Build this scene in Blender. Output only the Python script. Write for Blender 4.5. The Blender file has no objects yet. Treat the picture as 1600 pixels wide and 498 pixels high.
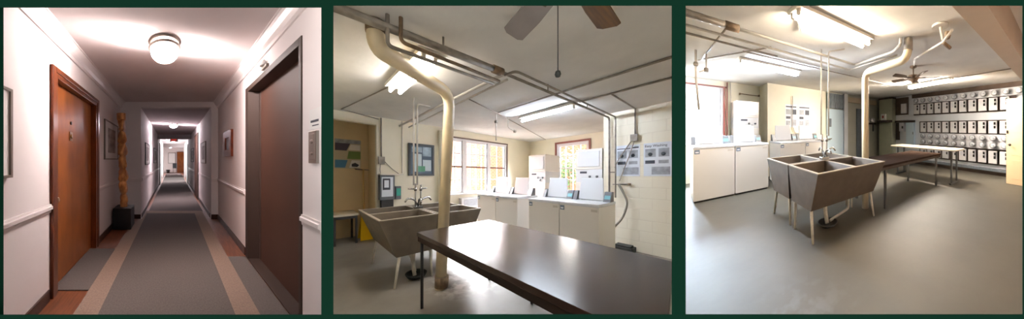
import bpy, bmesh, math, random
from mathutils import Vector, Matrix
random.seed(7)
PI = math.pi
SC = bpy.context.scene
COL = SC.collection

# ------------------------------------------------------------------ building plan
# Three rooms behind one dark green front wall.  Each room has its own plan axes
# (a, b) and storey height; middle and right floors are sheared to fit each view's horizon.
class Frame:
    def __init__(s, o, u, v):
        s.o, s.u, s.v = Vector(o), Vector(u), Vector(v)
        s.det = s.u.x * s.v.y - s.u.y * s.v.x
    def vec(s, a, b, z=0.0): return s.u * a + s.v * b + Vector((0, 0, z))
    def P(s, a, b, z=0.0): return s.o + s.vec(a, b, z)
    def inv(s, x, y):
        x -= s.o.x; y -= s.o.y
        return ((x * s.v.y - y * s.v.x) / s.det, (s.u.x * y - s.u.y * x) / s.det)

HALL = Frame((0, 0, .20), (1, 0, 0), (-1.656, 1.875, 0))
WASH = Frame((0, 0, 0), (.6996, 1.1985, -.0519), (-.7155, 1.2795, -.0554))
TUBS = Frame((0, 0, 0), (1.9051, 1.3212, .1123), (.5601, 1.3981, .1189))

# ------------------------------------------------------------------ materials
def lin(c):
    c = c / 255.0
    return c / 12.92 if c <= .04045 else ((c + .055) / 1.055) ** 2.4
def rgb(t): return tuple(lin(x) for x in t) + (1,)
def mat(name, c, rough=.5, metal=0, var=.0, vscale=4, bump=0, bscale=60, c2=None, stretch=None, spec=.5, detail=4):
    m = bpy.data.materials.new(name); m.use_nodes = True
    nt = m.node_tree; N, L = nt.nodes, nt.links
    p = N['Principled BSDF']
    p.inputs['Roughness'].default_value = rough
    p.inputs['Metallic'].default_value = metal
    p.inputs['Specular IOR Level'].default_value = spec
    p.inputs['Base Color'].default_value = rgb(c)
    if var or c2 or bump:
        uv = N.new('ShaderNodeUVMap'); mp = N.new('ShaderNodeMapping')
        L.new(uv.outputs[0], mp.inputs[0])
        if stretch: mp.inputs['Scale'].default_value = stretch
    if var or c2:
        n = N.new('ShaderNodeTexNoise'); n.inputs['Scale'].default_value = vscale; n.inputs['Detail'].default_value = detail
        L.new(mp.outputs[0], n.inputs['Vector'])
        r = N.new('ShaderNodeValToRGB')
        d = c2 if c2 else tuple(max(0, x * (1 - var)) for x in c)
        r.color_ramp.elements[0].position = .32; r.color_ramp.elements[1].position = .68
        r.color_ramp.elements[0].color = rgb(d); r.color_ramp.elements[1].color = rgb(c)
        L.new(n.outputs['Fac'], r.inputs[0]); L.new(r.outputs[0], p.inputs['Base Color'])
    if bump:
        n2 = N.new('ShaderNodeTexNoise'); n2.inputs['Scale'].default_value = bscale; n2.inputs['Detail'].default_value = 5
        L.new(mp.outputs[0], n2.inputs['Vector'])
        b = N.new('ShaderNodeBump'); b.inputs['Strength'].default_value = bump; b.inputs['Distance'].default_value = .02
        L.new(n2.outputs['Fac'], b.inputs['Height']); L.new(b.outputs[0], p.inputs['Normal'])
    return m
def emit(name, c, s):
    m = bpy.data.materials.new(name); m.use_nodes = True
    p = m.node_tree.nodes['Principled BSDF']
    p.inputs['Base Color'].default_value = rgb(c)
    p.inputs['Emission Color'].default_value = rgb(c); p.inputs['Emission Strength'].default_value = s
    return m
def brickmat(name, c, c2, mortar, w, h, msize, rough=.6, bump=.3):
    m = bpy.data.materials.new(name); m.use_nodes = True
    nt = m.node_tree; N, L = nt.nodes, nt.links; p = N['Principled BSDF']
    uv = N.new('ShaderNodeUVMap'); t = N.new('ShaderNodeTexBrick')
    L.new(uv.outputs[0], t.inputs['Vector'])
    t.inputs['Scale'].default_value = 1; t.inputs['Brick Width'].default_value = w; t.inputs['Row Height'].default_value = h
    t.inputs['Mortar Size'].default_value = msize; t.inputs['Mortar Smooth'].default_value = .6
    t.inputs['Color1'].default_value = rgb(c); t.inputs['Color2'].default_value = rgb(c2); t.inputs['Mortar'].default_value = rgb(mortar)
    L.new(t.outputs['Color'], p.inputs['Base Color'])
    b = N.new('ShaderNodeBump'); b.inputs['Strength'].default_value = bump; b.inputs['Distance'].default_value = .01; b.invert = True
    L.new(t.outputs['Fac'], b.inputs['Height']); L.new(b.outputs[0], p.inputs['Normal'])
    p.inputs['Roughness'].default_value = rough
    return m
def glassmat(name):
    m = bpy.data.materials.new(name); m.use_nodes = True
    nt = m.node_tree; N, L = nt.nodes, nt.links
    N.remove(N['Principled BSDF']); o = N['Material Output']
    t = N.new('ShaderNodeBsdfTransparent'); g = N.new('ShaderNodeBsdfGlossy'); g.inputs['Roughness'].default_value = .03
    x = N.new('ShaderNodeMixShader'); x.inputs[0].default_value = .04
    L.new(t.outputs[0], x.inputs[1]); L.new(g.outputs[0], x.inputs[2]); L.new(x.outputs[0], o.inputs[0])
    return m

M = dict(
    green=mat('dark_green_paint', (9, 32, 23), 1, spec=0),
    hall_wall=mat('hall_wall_paint', (240, 233, 232), .7, spec=.25, var=.02, vscale=2),
    hall_ceil=mat('hall_ceiling_paint', (230, 220, 219), .9, spec=.1, var=.04, vscale=2),
    hall_trim=mat('hall_trim_paint', (232, 224, 222), .4),
    corr_ceil=mat('corridor_ceiling_paint', (206, 197, 199), .9, spec=.1),
    dark_base=mat('dark_baseboard_wood', (62, 36, 28), .4, var=.3, vscale=6),
    parquet=mat('parquet_wood', (140, 84, 54), .32, c2=(92, 50, 32), vscale=3, stretch=(14, 2, 1)),
    carpet=mat('grey_carpet', (106, 99, 95), .95, spec=.1, var=.12, vscale=70, bump=.3, bscale=160, detail=6),
    carpet_b=mat('tan_carpet_border', (148, 126, 111), .95, var=.12, vscale=60, bump=.4, bscale=160),
    door_wood=mat('orange_door_veneer', (160, 92, 38), .45, spec=.3, c2=(122, 64, 22), vscale=2.2, stretch=(3, 1, 1)),
    door_trim=mat('red_brown_door_frame', (112, 56, 28), .35, c2=(80, 36, 16), vscale=5, stretch=(8, 1, 1)),
    lift_frame=mat('elevator_frame_paint', (58, 45, 39), .6, spec=.2),
    lift_door=mat('elevator_door_paint', (72, 48, 38), .6, spec=.15, var=.1, vscale=2),
    black=mat('black_paint', (22, 20, 20), .5),
    carved=mat('carved_honey_wood', (228, 164, 102), .4, c2=(176, 108, 56), vscale=9, stretch=(2, 1, .5)),
    brass=mat('brass', (180, 140, 80), .3, 1),
    chrome=mat('worn_chrome', (170, 170, 168), .25, 1),
    steel=mat('brushed_steel', (140, 130, 122), .4, .7),
    silver=mat('silver_frame', (120, 108, 98), .4, .3),
    paper=mat('white_paper', (236, 234, 232), .8),
    paper_grey=mat('drawing_grey', (196, 188, 184), .8, var=.3, vscale=9),
    print_grey=mat('printed_grey', (176, 180, 190), .8, var=.2, vscale=12),
    print_dark=mat('printed_dark', (70, 74, 84), .8),
    print_pale=mat('printed_pale', (226, 231, 238), .8),
    print_green=mat('printed_green', (128, 156, 92), .8), print_blue=mat('printed_blue', (96, 150, 190), .8),
    print_violet=mat('printed_violet', (92, 86, 100), .8), print_cream=mat('printed_cream', (206, 196, 170), .8),
    red_wood=mat('reddish_wood_frame', (128, 62, 40), .4, var=.3, vscale=8),
    mirror=mat('mirror_glass', (240, 238, 236), .05, 1),
    ceil=mat('laundry_ceiling_paint', (234, 232, 229), .9, spec=.1, var=.07, vscale=1.4, bump=.25, bscale=9),
    cream=mat('cream_wall_paint', (238, 231, 210), .6, var=.03, vscale=2),
    block=brickmat('painted_block_wall', (240, 233, 214), (238, 231, 212), (232, 224, 205), .42, .205, .010, .6, .18),
    tan=mat('tan_alcove_paint', (234, 212, 172), .7, spec=.2, var=.04, vscale=2),
    lintel=mat('beige_lintel_paint', (206, 186, 158), .6),
    floor=mat('grey_floor_paint', (140, 134, 126), .45, spec=.35, c2=(124, 118, 110), vscale=2.2, bump=.06, bscale=14),
    floor3=mat('grey_floor_paint_worn', (90, 86, 76), .5, spec=.28, c2=(80, 76, 67), vscale=1.6, bump=.08, bscale=10),
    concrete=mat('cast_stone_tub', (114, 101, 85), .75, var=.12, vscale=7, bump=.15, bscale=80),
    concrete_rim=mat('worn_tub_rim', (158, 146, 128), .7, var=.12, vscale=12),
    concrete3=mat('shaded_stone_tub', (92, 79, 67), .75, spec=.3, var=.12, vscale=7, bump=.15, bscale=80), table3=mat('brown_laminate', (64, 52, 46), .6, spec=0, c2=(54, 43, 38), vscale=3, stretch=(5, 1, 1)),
    white_enamel=mat('white_enamel', (240, 236, 230), .25, var=.01, vscale=2),
    cool_white=mat('white_lid_enamel', (232, 235, 240), .22),
    leg_white=mat('white_painted_pipe', (232, 224, 208), .5, var=.12, vscale=12),
    table=mat('dark_brown_laminate', (62, 43, 36), .22, spec=.1, c2=(50, 34, 28), vscale=3, stretch=(1, 5, 1)),
    table_edge=mat('dark_table_edge', (48, 35, 29), .6, spec=.1),
    white_top=mat('pale_table_top', (226, 214, 192), .4, var=.03),
    dark_metal=mat('dark_grey_metal', (62, 60, 60), .45, .5),
    pipe_cream=mat('cream_painted_pipe', (236, 218, 182), .5, var=.05, vscale=5),
    pipe_grey=mat('grey_painted_pipe', (158, 148, 136), .5, var=.25, vscale=9),
    pipe_white=mat('white_painted_conduit', (214, 208, 200), .5, var=.1, vscale=8),
    pipe_rust=mat('rusty_pipe', (146, 120, 92), .7, var=.35, vscale=14),
    fixture=mat('fixture_enamel', (222, 216, 204), .5),
    blade_grey=mat('dusty_fan_blade', (150, 142, 140), .6, var=.08, vscale=6),
    blade_wood=mat('wooden_fan_blade', (124, 84, 34), .6, spec=.2, c2=(92, 60, 24), vscale=4, stretch=(1, 9, 1)),
    fan_brown=mat('brown_fan_metal', (92, 72, 52), .5),
    screen=emit('terminal_screen', (96, 160, 170), .12),
    blue_screen=emit('reader_screen', (120, 160, 214), .35),
    terminal=mat('terminal_grey', (92, 96, 102), .5), badge=mat('blue_grey_badge', (104, 122, 142), .4), badge_pale=mat('pale_badge', (206, 200, 190), .5),
    yellow=mat('yellow_plastic', (238, 196, 20), .45), yellow_stick=mat('yellow_wood_stick', (196, 160, 100), .5),
    teal=mat('teal_plastic', (40, 150, 132), .4),
    tv_dark=mat('dark_picture_frame', (48, 56, 62), .4),
    pic_sky=mat('picture_pale_blue', (172, 196, 212), .5, c2=(104, 128, 146), vscale=6), pic_cool=mat('picture_window_light', (196, 214, 222), .5), pic_green=mat('picture_green', (70, 140, 110), .5), pic_dark=mat('picture_dark_blue', (62, 84, 104), .5),
    win_frame=mat('window_white_paint', (228, 226, 230), .4), win_dark=mat('window_dark_bars', (90, 66, 56), .5), win_red=mat('rust_red_window_trim', (134, 78, 70), .5),
    glass=glassmat('window_glass'),
    ext_brick=brickmat('exterior_brick', (226, 150, 116), (214, 134, 104), (226, 206, 190), .22, .08, .012, .8),
    ext_ground=mat('exterior_ground', (150, 146, 140), .9),
    leaf=mat('shrub_leaf', (92, 128, 74), .6, c2=(60, 92, 50), vscale=14),
    meter_panel=mat('meter_trough_grey', (222, 220, 224), .45, var=.03), meter_ring=mat('meter_ring_metal', (176, 174, 178), .35, .3), meter_dome=mat('meter_glass_dome', (214, 214, 218), .15, 0),
    breaker=mat('breaker_box_white', (226, 222, 222), .5), tray=mat('dark_backboard', (66, 54, 48), .7),
    lav_wall=mat('pale_blue_grey_wall', (222, 224, 228), .6, var=.03, vscale=2), dark_band=mat('dark_brown_band', (94, 76, 64), .7, var=.15, vscale=5),
    blue_door=mat('pale_blue_door_paint', (206, 226, 238), .5), slate=mat('slate_drape', (118, 126, 134), .8, var=.15, vscale=8, stretch=(6, 1, 1)),
    sage=mat('sage_green_paint', (196, 198, 172), .55, var=.05), grey_panel=mat('grey_green_panel', (194, 192, 178), .55, var=.04),
    door_cream=mat('cream_door_paint', (228, 198, 156), .5), beam=mat('pinkish_beam_paint', (206, 186, 168), .65, var=.03), hinge=mat('dark_bronze', (60, 48, 40), .4, .6),
    red_mark=mat('red_print', (176, 70, 60), .6), rubber=mat('dark_rubber', (38, 40, 36), .7), hose=mat('grey_hose', (126, 118, 106), .6),
    tube_warm=emit('warm_fluorescent_tube', (255, 234, 206), 70), tube_far=emit('far_fluorescent_tube', (255, 242, 226), 380), tube_cool=emit('cool_fluorescent_tube', (226, 238, 255), 115), tube_r2=emit('white_fluorescent_tube', (255, 248, 240), 36),
    dome=emit('lamp_dome_glass', (255, 240, 236), 92), dome_fill=emit('fill_lamp_glass', (255, 240, 236), 8), dome_far=emit('far_lamp_glass', (255, 240, 248), 230), exit_red=emit('exit_sign_red', (230, 60, 50), .8),
)

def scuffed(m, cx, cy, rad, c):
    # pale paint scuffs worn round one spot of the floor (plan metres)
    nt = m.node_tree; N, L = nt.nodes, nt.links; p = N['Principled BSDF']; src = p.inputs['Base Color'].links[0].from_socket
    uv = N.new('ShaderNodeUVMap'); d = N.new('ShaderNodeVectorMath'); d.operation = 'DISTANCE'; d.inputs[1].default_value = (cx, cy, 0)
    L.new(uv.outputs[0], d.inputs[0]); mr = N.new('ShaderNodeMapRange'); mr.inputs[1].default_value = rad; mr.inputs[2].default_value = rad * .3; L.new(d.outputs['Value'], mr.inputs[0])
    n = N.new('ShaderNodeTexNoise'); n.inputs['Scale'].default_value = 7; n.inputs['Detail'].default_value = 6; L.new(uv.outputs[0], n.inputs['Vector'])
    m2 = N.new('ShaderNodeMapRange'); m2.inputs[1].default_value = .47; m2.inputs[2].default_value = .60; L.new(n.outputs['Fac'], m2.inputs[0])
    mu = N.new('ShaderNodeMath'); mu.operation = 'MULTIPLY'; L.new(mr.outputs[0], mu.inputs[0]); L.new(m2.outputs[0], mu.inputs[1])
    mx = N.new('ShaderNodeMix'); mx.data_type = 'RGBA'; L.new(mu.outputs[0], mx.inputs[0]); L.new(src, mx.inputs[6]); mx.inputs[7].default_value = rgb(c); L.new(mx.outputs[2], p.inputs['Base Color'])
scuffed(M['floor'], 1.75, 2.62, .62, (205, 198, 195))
scuffed(M['floor3'], .75, 1.35, .5, (100, 99, 96))

# ------------------------------------------------------------------ mesh builder (room coordinates)
class MB:
    def __init__(s, fr, xf=None): s.fr, s.xf, s.v, s.f, s.sm, s.mi = fr, xf, [], [], [], []
    def add(s, vs, fs, smooth=False, mi=0):
        n = len(s.v)
        s.v += [s.xf(*p) if s.xf else tuple(p) for p in vs]
        for f in fs: s.f.append([i + n for i in f]); s.sm.append(smooth); s.mi.append(mi)
        return s
    def hexa(s, p, mi=0):
        return s.add(p, [(0, 3, 2, 1), (4, 5, 6, 7), (0, 1, 5, 4), (1, 2, 6, 5), (2, 3, 7, 6), (3, 0, 4, 7)], False, mi)
    def box(s, x0, x1, y0, y1, z0, z1, mi=0):
        return s.hexa([(x0, y0, z0), (x1, y0, z0), (x1, y1, z0), (x0, y1, z0), (x0, y0, z1), (x1, y0, z1), (x1, y1, z1), (x0, y1, z1)], mi)
    def frustum(s, lo, hi, z0, z1):      # lo/hi = (x0,x1,y0,y1)
        a, b = lo, hi
        return s.hexa([(a[0], a[2], z0), (a[1], a[2], z0), (a[1], a[3], z0), (a[0], a[3], z0), (b[0], b[2], z1), (b[1], b[2], z1), (b[1], b[3], z1), (b[0], b[3], z1)])
    def loft(s, rings, cap=True, smooth=True):
        n = len(rings[0]); vs = [p for r in rings for p in r]; fs = []
        for i in range(len(rings) - 1):
            for j in range(n):
                k = (j + 1) % n; fs.append((i * n + j, i * n + k, (i + 1) * n + k, (i + 1) * n + j))
        m = len(s.v); s.add(vs, fs, smooth)
        if cap:
            for q in (0, len(rings) - 1):
                s.f.append([m + q * n + j for j in range(n)]); s.sm.append(False); s.mi.append(0)
        return s
    def tube(s, pts, r, n=10, rr=None):
        P = [Vector(p) for p in pts]; rings = []; up = None
        for i, p in enumerate(P):
            d0 = (P[i] - P[i - 1]).normalized() if i else None
            d1 = (P[i + 1] - P[i]).normalized() if i < len(P) - 1 else None
            t = ((d0 or d1) + (d1 or d0)); t = t.normalized() if t.length > 1e-6 else (d0 or d1)
            if up is None:
                up = Vector((0, 0, 1)) if abs(t.z) < .9 else Vector((1, 0, 0))
            x = t.cross(up).normalized(); y = x.cross(t).normalized(); up = y
            sc = 1.0
            if d0 and d1: sc = min(1.6, 1 / max(.4, math.cos(d0.angle(d1) / 2)))
            R = (rr[i] if rr else r)
            bend = (d1 - d0).normalized() if (d0 and d1 and (d1 - d0).length > 1e-5) else None
            ring = []
            for j in range(n):
                o = (x * math.cos(2 * PI * j / n) + y * math.sin(2 * PI * j / n)) * R
                if bend: o = o + bend * (o.dot(bend)) * (sc - 1)
                ring.append(tuple(p + o))
            rings.append(ring)
        return s.loft(rings)
    def lathe(s, c, prof, n=24, ax='z'):
        rings = []
        for r, h in prof:
            ring = []
            for j in range(n):
                x, y = r * math.cos(2 * PI * j / n), r * math.sin(2 * PI * j / n)
                q = {'z': (x, y, h), 'x': (h, x, y), 'y': (x, h, y)}[ax]
                ring.append((c[0] + q[0], c[1] + q[1], c[2] + q[2]))
            rings.append(ring)
        return s.loft(rings)
    def prism(s, poly, lo, hi, ax='z'):
        def q(u, v, h): return {'z': (u, v, h), 'x': (h, u, v), 'y': (u, h, v)}[ax]
        n = len(poly)
        s.add([q(u, v, lo) for u, v in poly] + [q(u, v, hi) for u, v in poly],
              [tuple(range(n)), tuple(range(2 * n - 1, n - 1, -1))] + [(j, (j + 1) % n, n + (j + 1) % n, n + j) for j in range(n)])
        return s
    def text(s, body, o, d, size, nrm):     # letters standing upright on a wall, running along d, raised towards nrm
        cu = bpy.data.curves.new('txt', 'FONT'); cu.body = body; cu.size = size; cu.extrude = .002
        ob = bpy.data.objects.new('txt', cu); COL.objects.link(ob)
        me = bpy.data.meshes.new_from_object(ob.evaluated_get(bpy.context.evaluated_depsgraph_get()))
        vs = [tuple(Vector(o) + Vector(d) * v.co.x + Vector((0, 0, 1)) * v.co.y + Vector(nrm) * v.co.z) for v in me.vertices]
        s.add(vs, [tuple(p.vertices) for p in me.polygons])
        bpy.data.objects.remove(ob); bpy.data.curves.remove(cu); bpy.data.meshes.remove(me)
        return s
    def build(s, name, m, parent=None, origin=None, bevel=0.0, seg=2, normals=True):
        me = bpy.data.meshes.new(name)
        bm = bmesh.new(); uvl = bm.loops.layers.uv.new('UVMap')
        W = [s.fr.P(*p) for p in s.v]
        if parent is not None:
            base = parent.location.copy(); q = parent
            while q.parent: q = q.parent
            base = q.location.copy()
        elif origin is not None: base = s.fr.P(*origin)
        else:
            ax = [sum(p[i] for p in s.v) / len(s.v) for i in (0, 1)]
            base = s.fr.P(ax[0], ax[1], min(p[2] for p in s.v))
        bv = [bm.verts.new(p - base) for p in W]
        for f, sm, mi in zip(s.f, s.sm, s.mi):
            try: bf = bm.faces.new([bv[i] for i in f])
            except ValueError: continue
            bf.smooth = sm; bf.material_index = mi
            p0 = [Vector(s.v[i]) for i in f]
            nn = Vector((0, 0, 0))
            for i in range(len(p0)):
                c, d = p0[i], p0[(i + 1) % len(p0)]
                nn += Vector(((c.y - d.y) * (c.z + d.z), (c.z - d.z) * (c.x + d.x), (c.x - d.x) * (c.y + d.y)))
            k = max(range(3), key=lambda i: abs(nn[i]))
            for lp, p in zip(bf.loops, p0):
                lp[uvl].uv = ((p.y, p.z), (p.x, p.z), (p.x, p.y))[k]
        if normals: bmesh.ops.recalc_face_normals(bm, faces=bm.faces)
        bm.to_mesh(me); bm.free()
        for x in (m if isinstance(m, (list, tuple)) else [m]): me.materials.append(x)
        o = bpy.data.objects.new(name, me); COL.objects.link(o)
        if parent is not None: o.parent = parent
        else: o.location = base
        if bevel:
            b = o.modifiers.new('soft_edges', 'BEVEL'); b.width = bevel; b.segments = seg; b.limit_method = 'ANGLE'; b.angle_limit = math.radians(40)
        return o

def tag(o, label, cat, group=None):
    o['label'] = label; o['category'] = cat
    if group: o['group'] = group
    return o
def thing(name, label, cat, fr, base, group=None):
    o = bpy.data.objects.new(name, None); COL.objects.link(o); o.location = fr.P(*base); o.empty_display_size = .1
    return tag(o, label, cat, group)
def struct(o): o['kind'] = 'structure'; return o
def dup(root, dv, label):
    r = root.copy(); COL.objects.link(r); r.location = root.location + dv; r['label'] = label
    for ch in list(root.children):
        c = ch.copy(); COL.objects.link(c); c.parent = r
        for g in list(ch.children):
            d = g.copy(); COL.objects.link(d); d.parent = c
    return r
def fillet(pts, rad, n=6):
    P = [Vector(p) for p in pts]; out = [P[0]]
    for i in range(1, len(P) - 1):
        d0, d1 = (P[i - 1] - P[i]), (P[i + 1] - P[i]); r = min(rad, d0.length * .49, d1.length * .49)
        s, e = P[i] + d0.normalized() * r, P[i] + d1.normalized() * r
        for k in range(n + 1):
            t = k / n; out.append(s * (1 - t) ** 2 + P[i] * 2 * t * (1 - t) + e * t * t)
    out.append(P[-1]); return [tuple(p) for p in out]
def slab(fr, poly, z0, z1, name, m, halves):
    # floor or ceiling slab cut along the partitions that separate the rooms
    pts = [fr.P(*p).to_2d() for p in poly]
    for (px, py, nx, ny) in halves:
        out = []
        for i in range(len(pts)):
            p, q = pts[i], pts[(i + 1) % len(pts)]
            dp, dq = (p.x - px) * nx + (p.y - py) * ny, (q.x - px) * nx + (q.y - py) * ny
            if dp >= 0: out.append(p)
            if dp * dq < 0: out.append(p.lerp(q, dp / (dp - dq)))
        pts = out
    ab = [fr.inv(p.x, p.y) for p in pts]
    return struct(MB(fr).prism(ab, z0, z1).build(name, m, origin=(ab[0][0], ab[0][1], z0)))

# partitions between the rooms, seen end-on
SITE = Frame((0, 0, 0), (1, 0, 0), (0, 1, 0))
P12, P23 = -.4808, .4342      # run of each partition, sideways per metre of depth
FY = 1.33
FRONT = (0, FY, 0, 1)
L12, R12 = (0, 0, -1, P12), (0, 0, 1, -P12)
L23, R23 = (0, 0, -1, P23), (0, 0, 1, -P23)
def partition(name, k, y1, z0, z1, m):
    t = .016
    return struct(MB(SITE).prism([(k * FY - t, FY), (k * FY + t, FY), (k * y1 + t, y1), (k * y1 - t, y1)], z0, z1).build(name, m))
partition('wall_partition_left', P12, 9.3, -.9, 3.4, M['cream'])
partition('wall_partition_right', P23, 8.4, -.7, 4.6, M['cream'])

# dark green front wall with three openings
def front_wall():
    mb = MB(SITE); y0, y1 = 1.28, 1.315
    X = lambda p: (p - 800) / 600 * y0
    Z = lambda p: 1.45 - (p - 249) / 600 * y0
    g = y1 / y0
    def piece(x0, x1, z0, z1, tl, tr, tb, tt):
        # front face then back face; each free edge is splayed so the opening widens inwards
        bx0, bx1 = x0 + tl, x1 - tr; bz0, bz1 = z0 + tb, z1 - tt
        mb.hexa([(x0, y0, z0), (x1, y0, z0), (bx1, y1, bz0), (bx0, y1, bz0), (x0, y0, z1), (x1, y0, z1), (bx1, y1, bz1), (bx0, y1, bz1)])
    s = .022; TOP = 2.30
    xs = [(X(-14), X(502), Z(12), Z(491)), (X(521), X(1049.5), Z(9), Z(490.5)), (X(1071.5), X(1597.5), Z(9), Z(490.5))]
    piece(-3.2, xs[0][0], -1.2, TOP, 0, s * .2, 0, 0)
    piece(xs[2][1], 3.4, -1.2, TOP, .05, 0, 0, 0)
    # mullions keep to the line of the partitions behind them
    mb.hexa([(xs[0][1], y0, -1.2), (xs[1][0], y0, -1.2), (xs[1][0] * g - .003, y1, -1.2), (xs[0][1] * g + .003, y1, -1.2),
             (xs[0][1], y0, TOP), (xs[1][0], y0, TOP), (xs[1][0] * g - .003, y1, TOP), (xs[0][1] * g + .003, y1, TOP)])
    mb.hexa([(xs[1][1], y0, -1.2), (xs[2][0], y0, -1.2), (xs[2][0] * g - .003, y1, -1.2), (xs[1][1] * g + .003, y1, -1.2),
             (xs[1][1], y0, TOP), (xs[2][0], y0, TOP), (xs[2][0] * g - .003, y1, TOP), (xs[1][1] * g + .003, y1, TOP)])
    for (x0, x1, zt, zb) in xs:
        e = .02
        mb.hexa([(x0, y0, zt), (x1, y0, zt), (x1 + e, y1, zt + .018), (x0 - e, y1, zt + .018), (x0, y0, TOP), (x1, y0, TOP), (x1 + e, y1, TOP), (x0 - e, y1, TOP)])
        mb.hexa([(x0, y0, -1.2), (x1, y0, -1.2), (x1 + e, y1, -1.2), (x0 - e, y1, -1.2), (x0, y0, zb), (x1, y0, zb), (x1 + e, y1, zb - .018), (x0 - e, y1, zb - .018)])
    return struct(mb.build('wall_front', M['green'], origin=(0, y0, -1.2)))
front_wall()

# =================================================================== HALL (left)
def hall():
    fr = HALL; B = lambda: MB(fr)
    XL, XR, ZC, HB = -1.10, .95, 2.46, 4.30      # walls, ceiling, start of the narrower corridor
    IL, IR, ZI, END = -.672, .806, 2.35, 20.0
    S = lambda mb, n, m, **k: struct(mb.build(n, m, **k))
    slab(fr, [(-1.5, .78), (1.6, .78), (1.6, 21), (-1.5, 21)], -.12, 0, 'floor_hall', M['parquet'], [L12, FRONT])
    slab(fr, [(-1.3, .78), (1.2, .78), (1.2, HB), (-1.3, HB)], ZC, ZC + .12, 'ceiling_hall', M['hall_ceil'], [L12, FRONT])
    # left wall with a doorway (leaf recessed)
    d0, d1, dz = 1.86, 2.95, 2.075
    mb = B(); mb.box(-1.25, XL, .80, d0, 0, ZC).box(-1.25, XL, d1, HB, 0, ZC).box(-1.25, XL, d0, d1, dz, ZC).box(-1.25, XL - .1, d0, d1, 0, dz)
    S(mb, 'wall_hall_left', M['hall_wall'])
    # right wall with the elevator recess
    e0, e1, ez = 1.50, 2.65, 2.16
    mb = B(); mb.prism([(XR, 1.29), (XR + .004, 1.29), (1.095, e0), (XR, e0)], 0, ZC).box(XR, 1.12, e1, HB, 0, ZC).box(XR, 1.12, e0, e1, ez, ZC)
    S(mb, 'wall_hall_right', M['hall_wall'])
    mb = B(); mb.box(XL - .15, IL, HB, HB + .12, 0, ZC + .1).box(IR, XR + .15, HB, HB + .12, 0, ZC + .1).box(IL, IR, HB, HB + .12, ZI, ZC + .1)
    S(mb, 'wall_hall_end', M['hall_wall'])
    mb = B(); mb.box(IL - .1, IL, HB + .12, 10.0, 0, ZI).box(IL - .1, IL, 10.0, 14.2, 2.05, ZI).box(IL - .1, IL, 14.2, 15.2, 0, ZI)
    S(mb, 'wall_corridor_left', M['hall_wall'])
    mb = B(); mb.box(IR, IR + .1, HB + .12, 10.6, 0, ZI).box(IR, IR + .1, 14.4, 15.2, 0, ZI).box(IR, IR + .1, 10.6, 14.4, 2.05, ZI)
    S(mb, 'wall_corridor_right', M['hall_wall'])
    mb = B(); mb.box(-2.2, 2.2, END, END + .12, 0, ZI + .2).box(-2.3, -2.2, 15.2, END, 0, ZI + .2).box(2.2, 2.3, 15.2, END, 0, ZI + .2).box(-2.2, IL, 15.1, 15.2, 0, ZI).box(IR, 2.2, 15.1, 15.2, 0, ZI)
    S(mb, 'wall_corridor_end', M['hall_trim'])
    S(B().box(-2.3, 2.3, HB + .12, END + .1, ZI, ZI + .1), 'ceiling_corridor', M['corr_ceil'])
    S(B().box(IL, IR, 9.0, 9.25, 2.16, ZI), 'trim_1', M['corr_ceil'])
    S(B().box(IL, IR, 14.6, 14.85, 2.10, ZI), 'trim_2', M['corr_ceil'])
    # mouldings
    def crown(x, s, b0, b1, name):
        prof = [(0, 0), (0, -.135), (.018, -.135), (.022, -.10), (.05, -.075), (.075, -.04), (.085, -.012), (.10, -.01), (.10, 0)]
        S(B().prism([(x + s * u, ZC + w) for u, w in prof], b0, b1, 'y'), name, M['hall_trim'])
    crown(XL, 1, .80, HB, 'trim_3'); crown(XR, -1, 1.30, HB, 'trim_4')
    def rail(x, s, b0, b1, n, z=.815, t=.03, h=.075):
        prof = [(0, -h / 2), (.012, -h / 2), (.016, -h * .2), (t, -h * .1), (t, h * .25), (.02, h * .32), (.016, h / 2), (0, h / 2)]
        S(B().prism([(x + s * u, z + w) for u, w in prof], b0, b1, 'y'), n, M['hall_trim'])
    rail(XL, 1, .80, d0 - .02, 'trim_5'); rail(XL, 1, d1 + .02, HB, 'trim_6')
    rail(XR, -1, 1.30, e0 - .01, 'trim_7'); rail(XR, -1, e1 + .02, HB, 'trim_8')
    rail(IL, 1, HB + .12, 9.95, 'trim_9', t=.02); rail(IR, -1, HB + .12, 6.3, 'trim_10', t=.02); rail(IR, -1, 7.4, 10.5, 'trim_11', t=.02)
    for i, (x0, x1) in enumerate(((XL, IL), (IR, XR))):
        S(B().box(x0, x1, HB - .022, HB, .78, .85), f'trim_{12 + i}', M['hall_trim'])
        S(B().box(x0, x1, HB - .014, HB, 0, .10), f'baseboard_end_{"left right".split()[i]}', M['dark_base'])
    S(B().box(XL, XL + .014, .8, d0 - .05, 0, .10), 'baseboard_left_near', M['dark_base'])
    S(B().box(XL, XL + .014, d1 + .05, HB, 0, .10), 'baseboard_left', M['dark_base'])
    S(B().box(XR - .014, XR, e1 + .03, HB, 0, .10), 'baseboard_right', M['dark_base'])
    S(B().box(IL, IL + .012, HB + .12, 10, 0, .09), 'baseboard_corridor_left', M['dark_base'])
    S(B().box(IR - .012, IR, HB + .12, 10.6, 0, .09), 'baseboard_corridor_right', M['dark_base'])
    # apartment door on the left
    t = thing('apartment_door', 'orange-brown wooden apartment door with dark red-brown frame and brass knob', 'door', fr, (XL, 2.4, 0))
    fm = B(); fm.box(XL - .1, XL + .022, d0, d0 + .065, 0, dz).box(XL - .1, XL + .022, d1 - .065, d1, 0, dz).box(XL - .1, XL + .022, d0 + .065, d1 - .065, dz - .065, dz)
    fm.box(XL - .0, XL + .034, d0 - .03, d0 + .02, 0, dz + .03).box(XL, XL + .034, d1 - .02, d1 + .03, 0, dz + .03).box(XL, XL + .034, d0 + .02, d1 - .02, dz - .02, dz + .03)
    fm.build('door_frame', M['door_trim'], t, bevel=.006)
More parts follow.
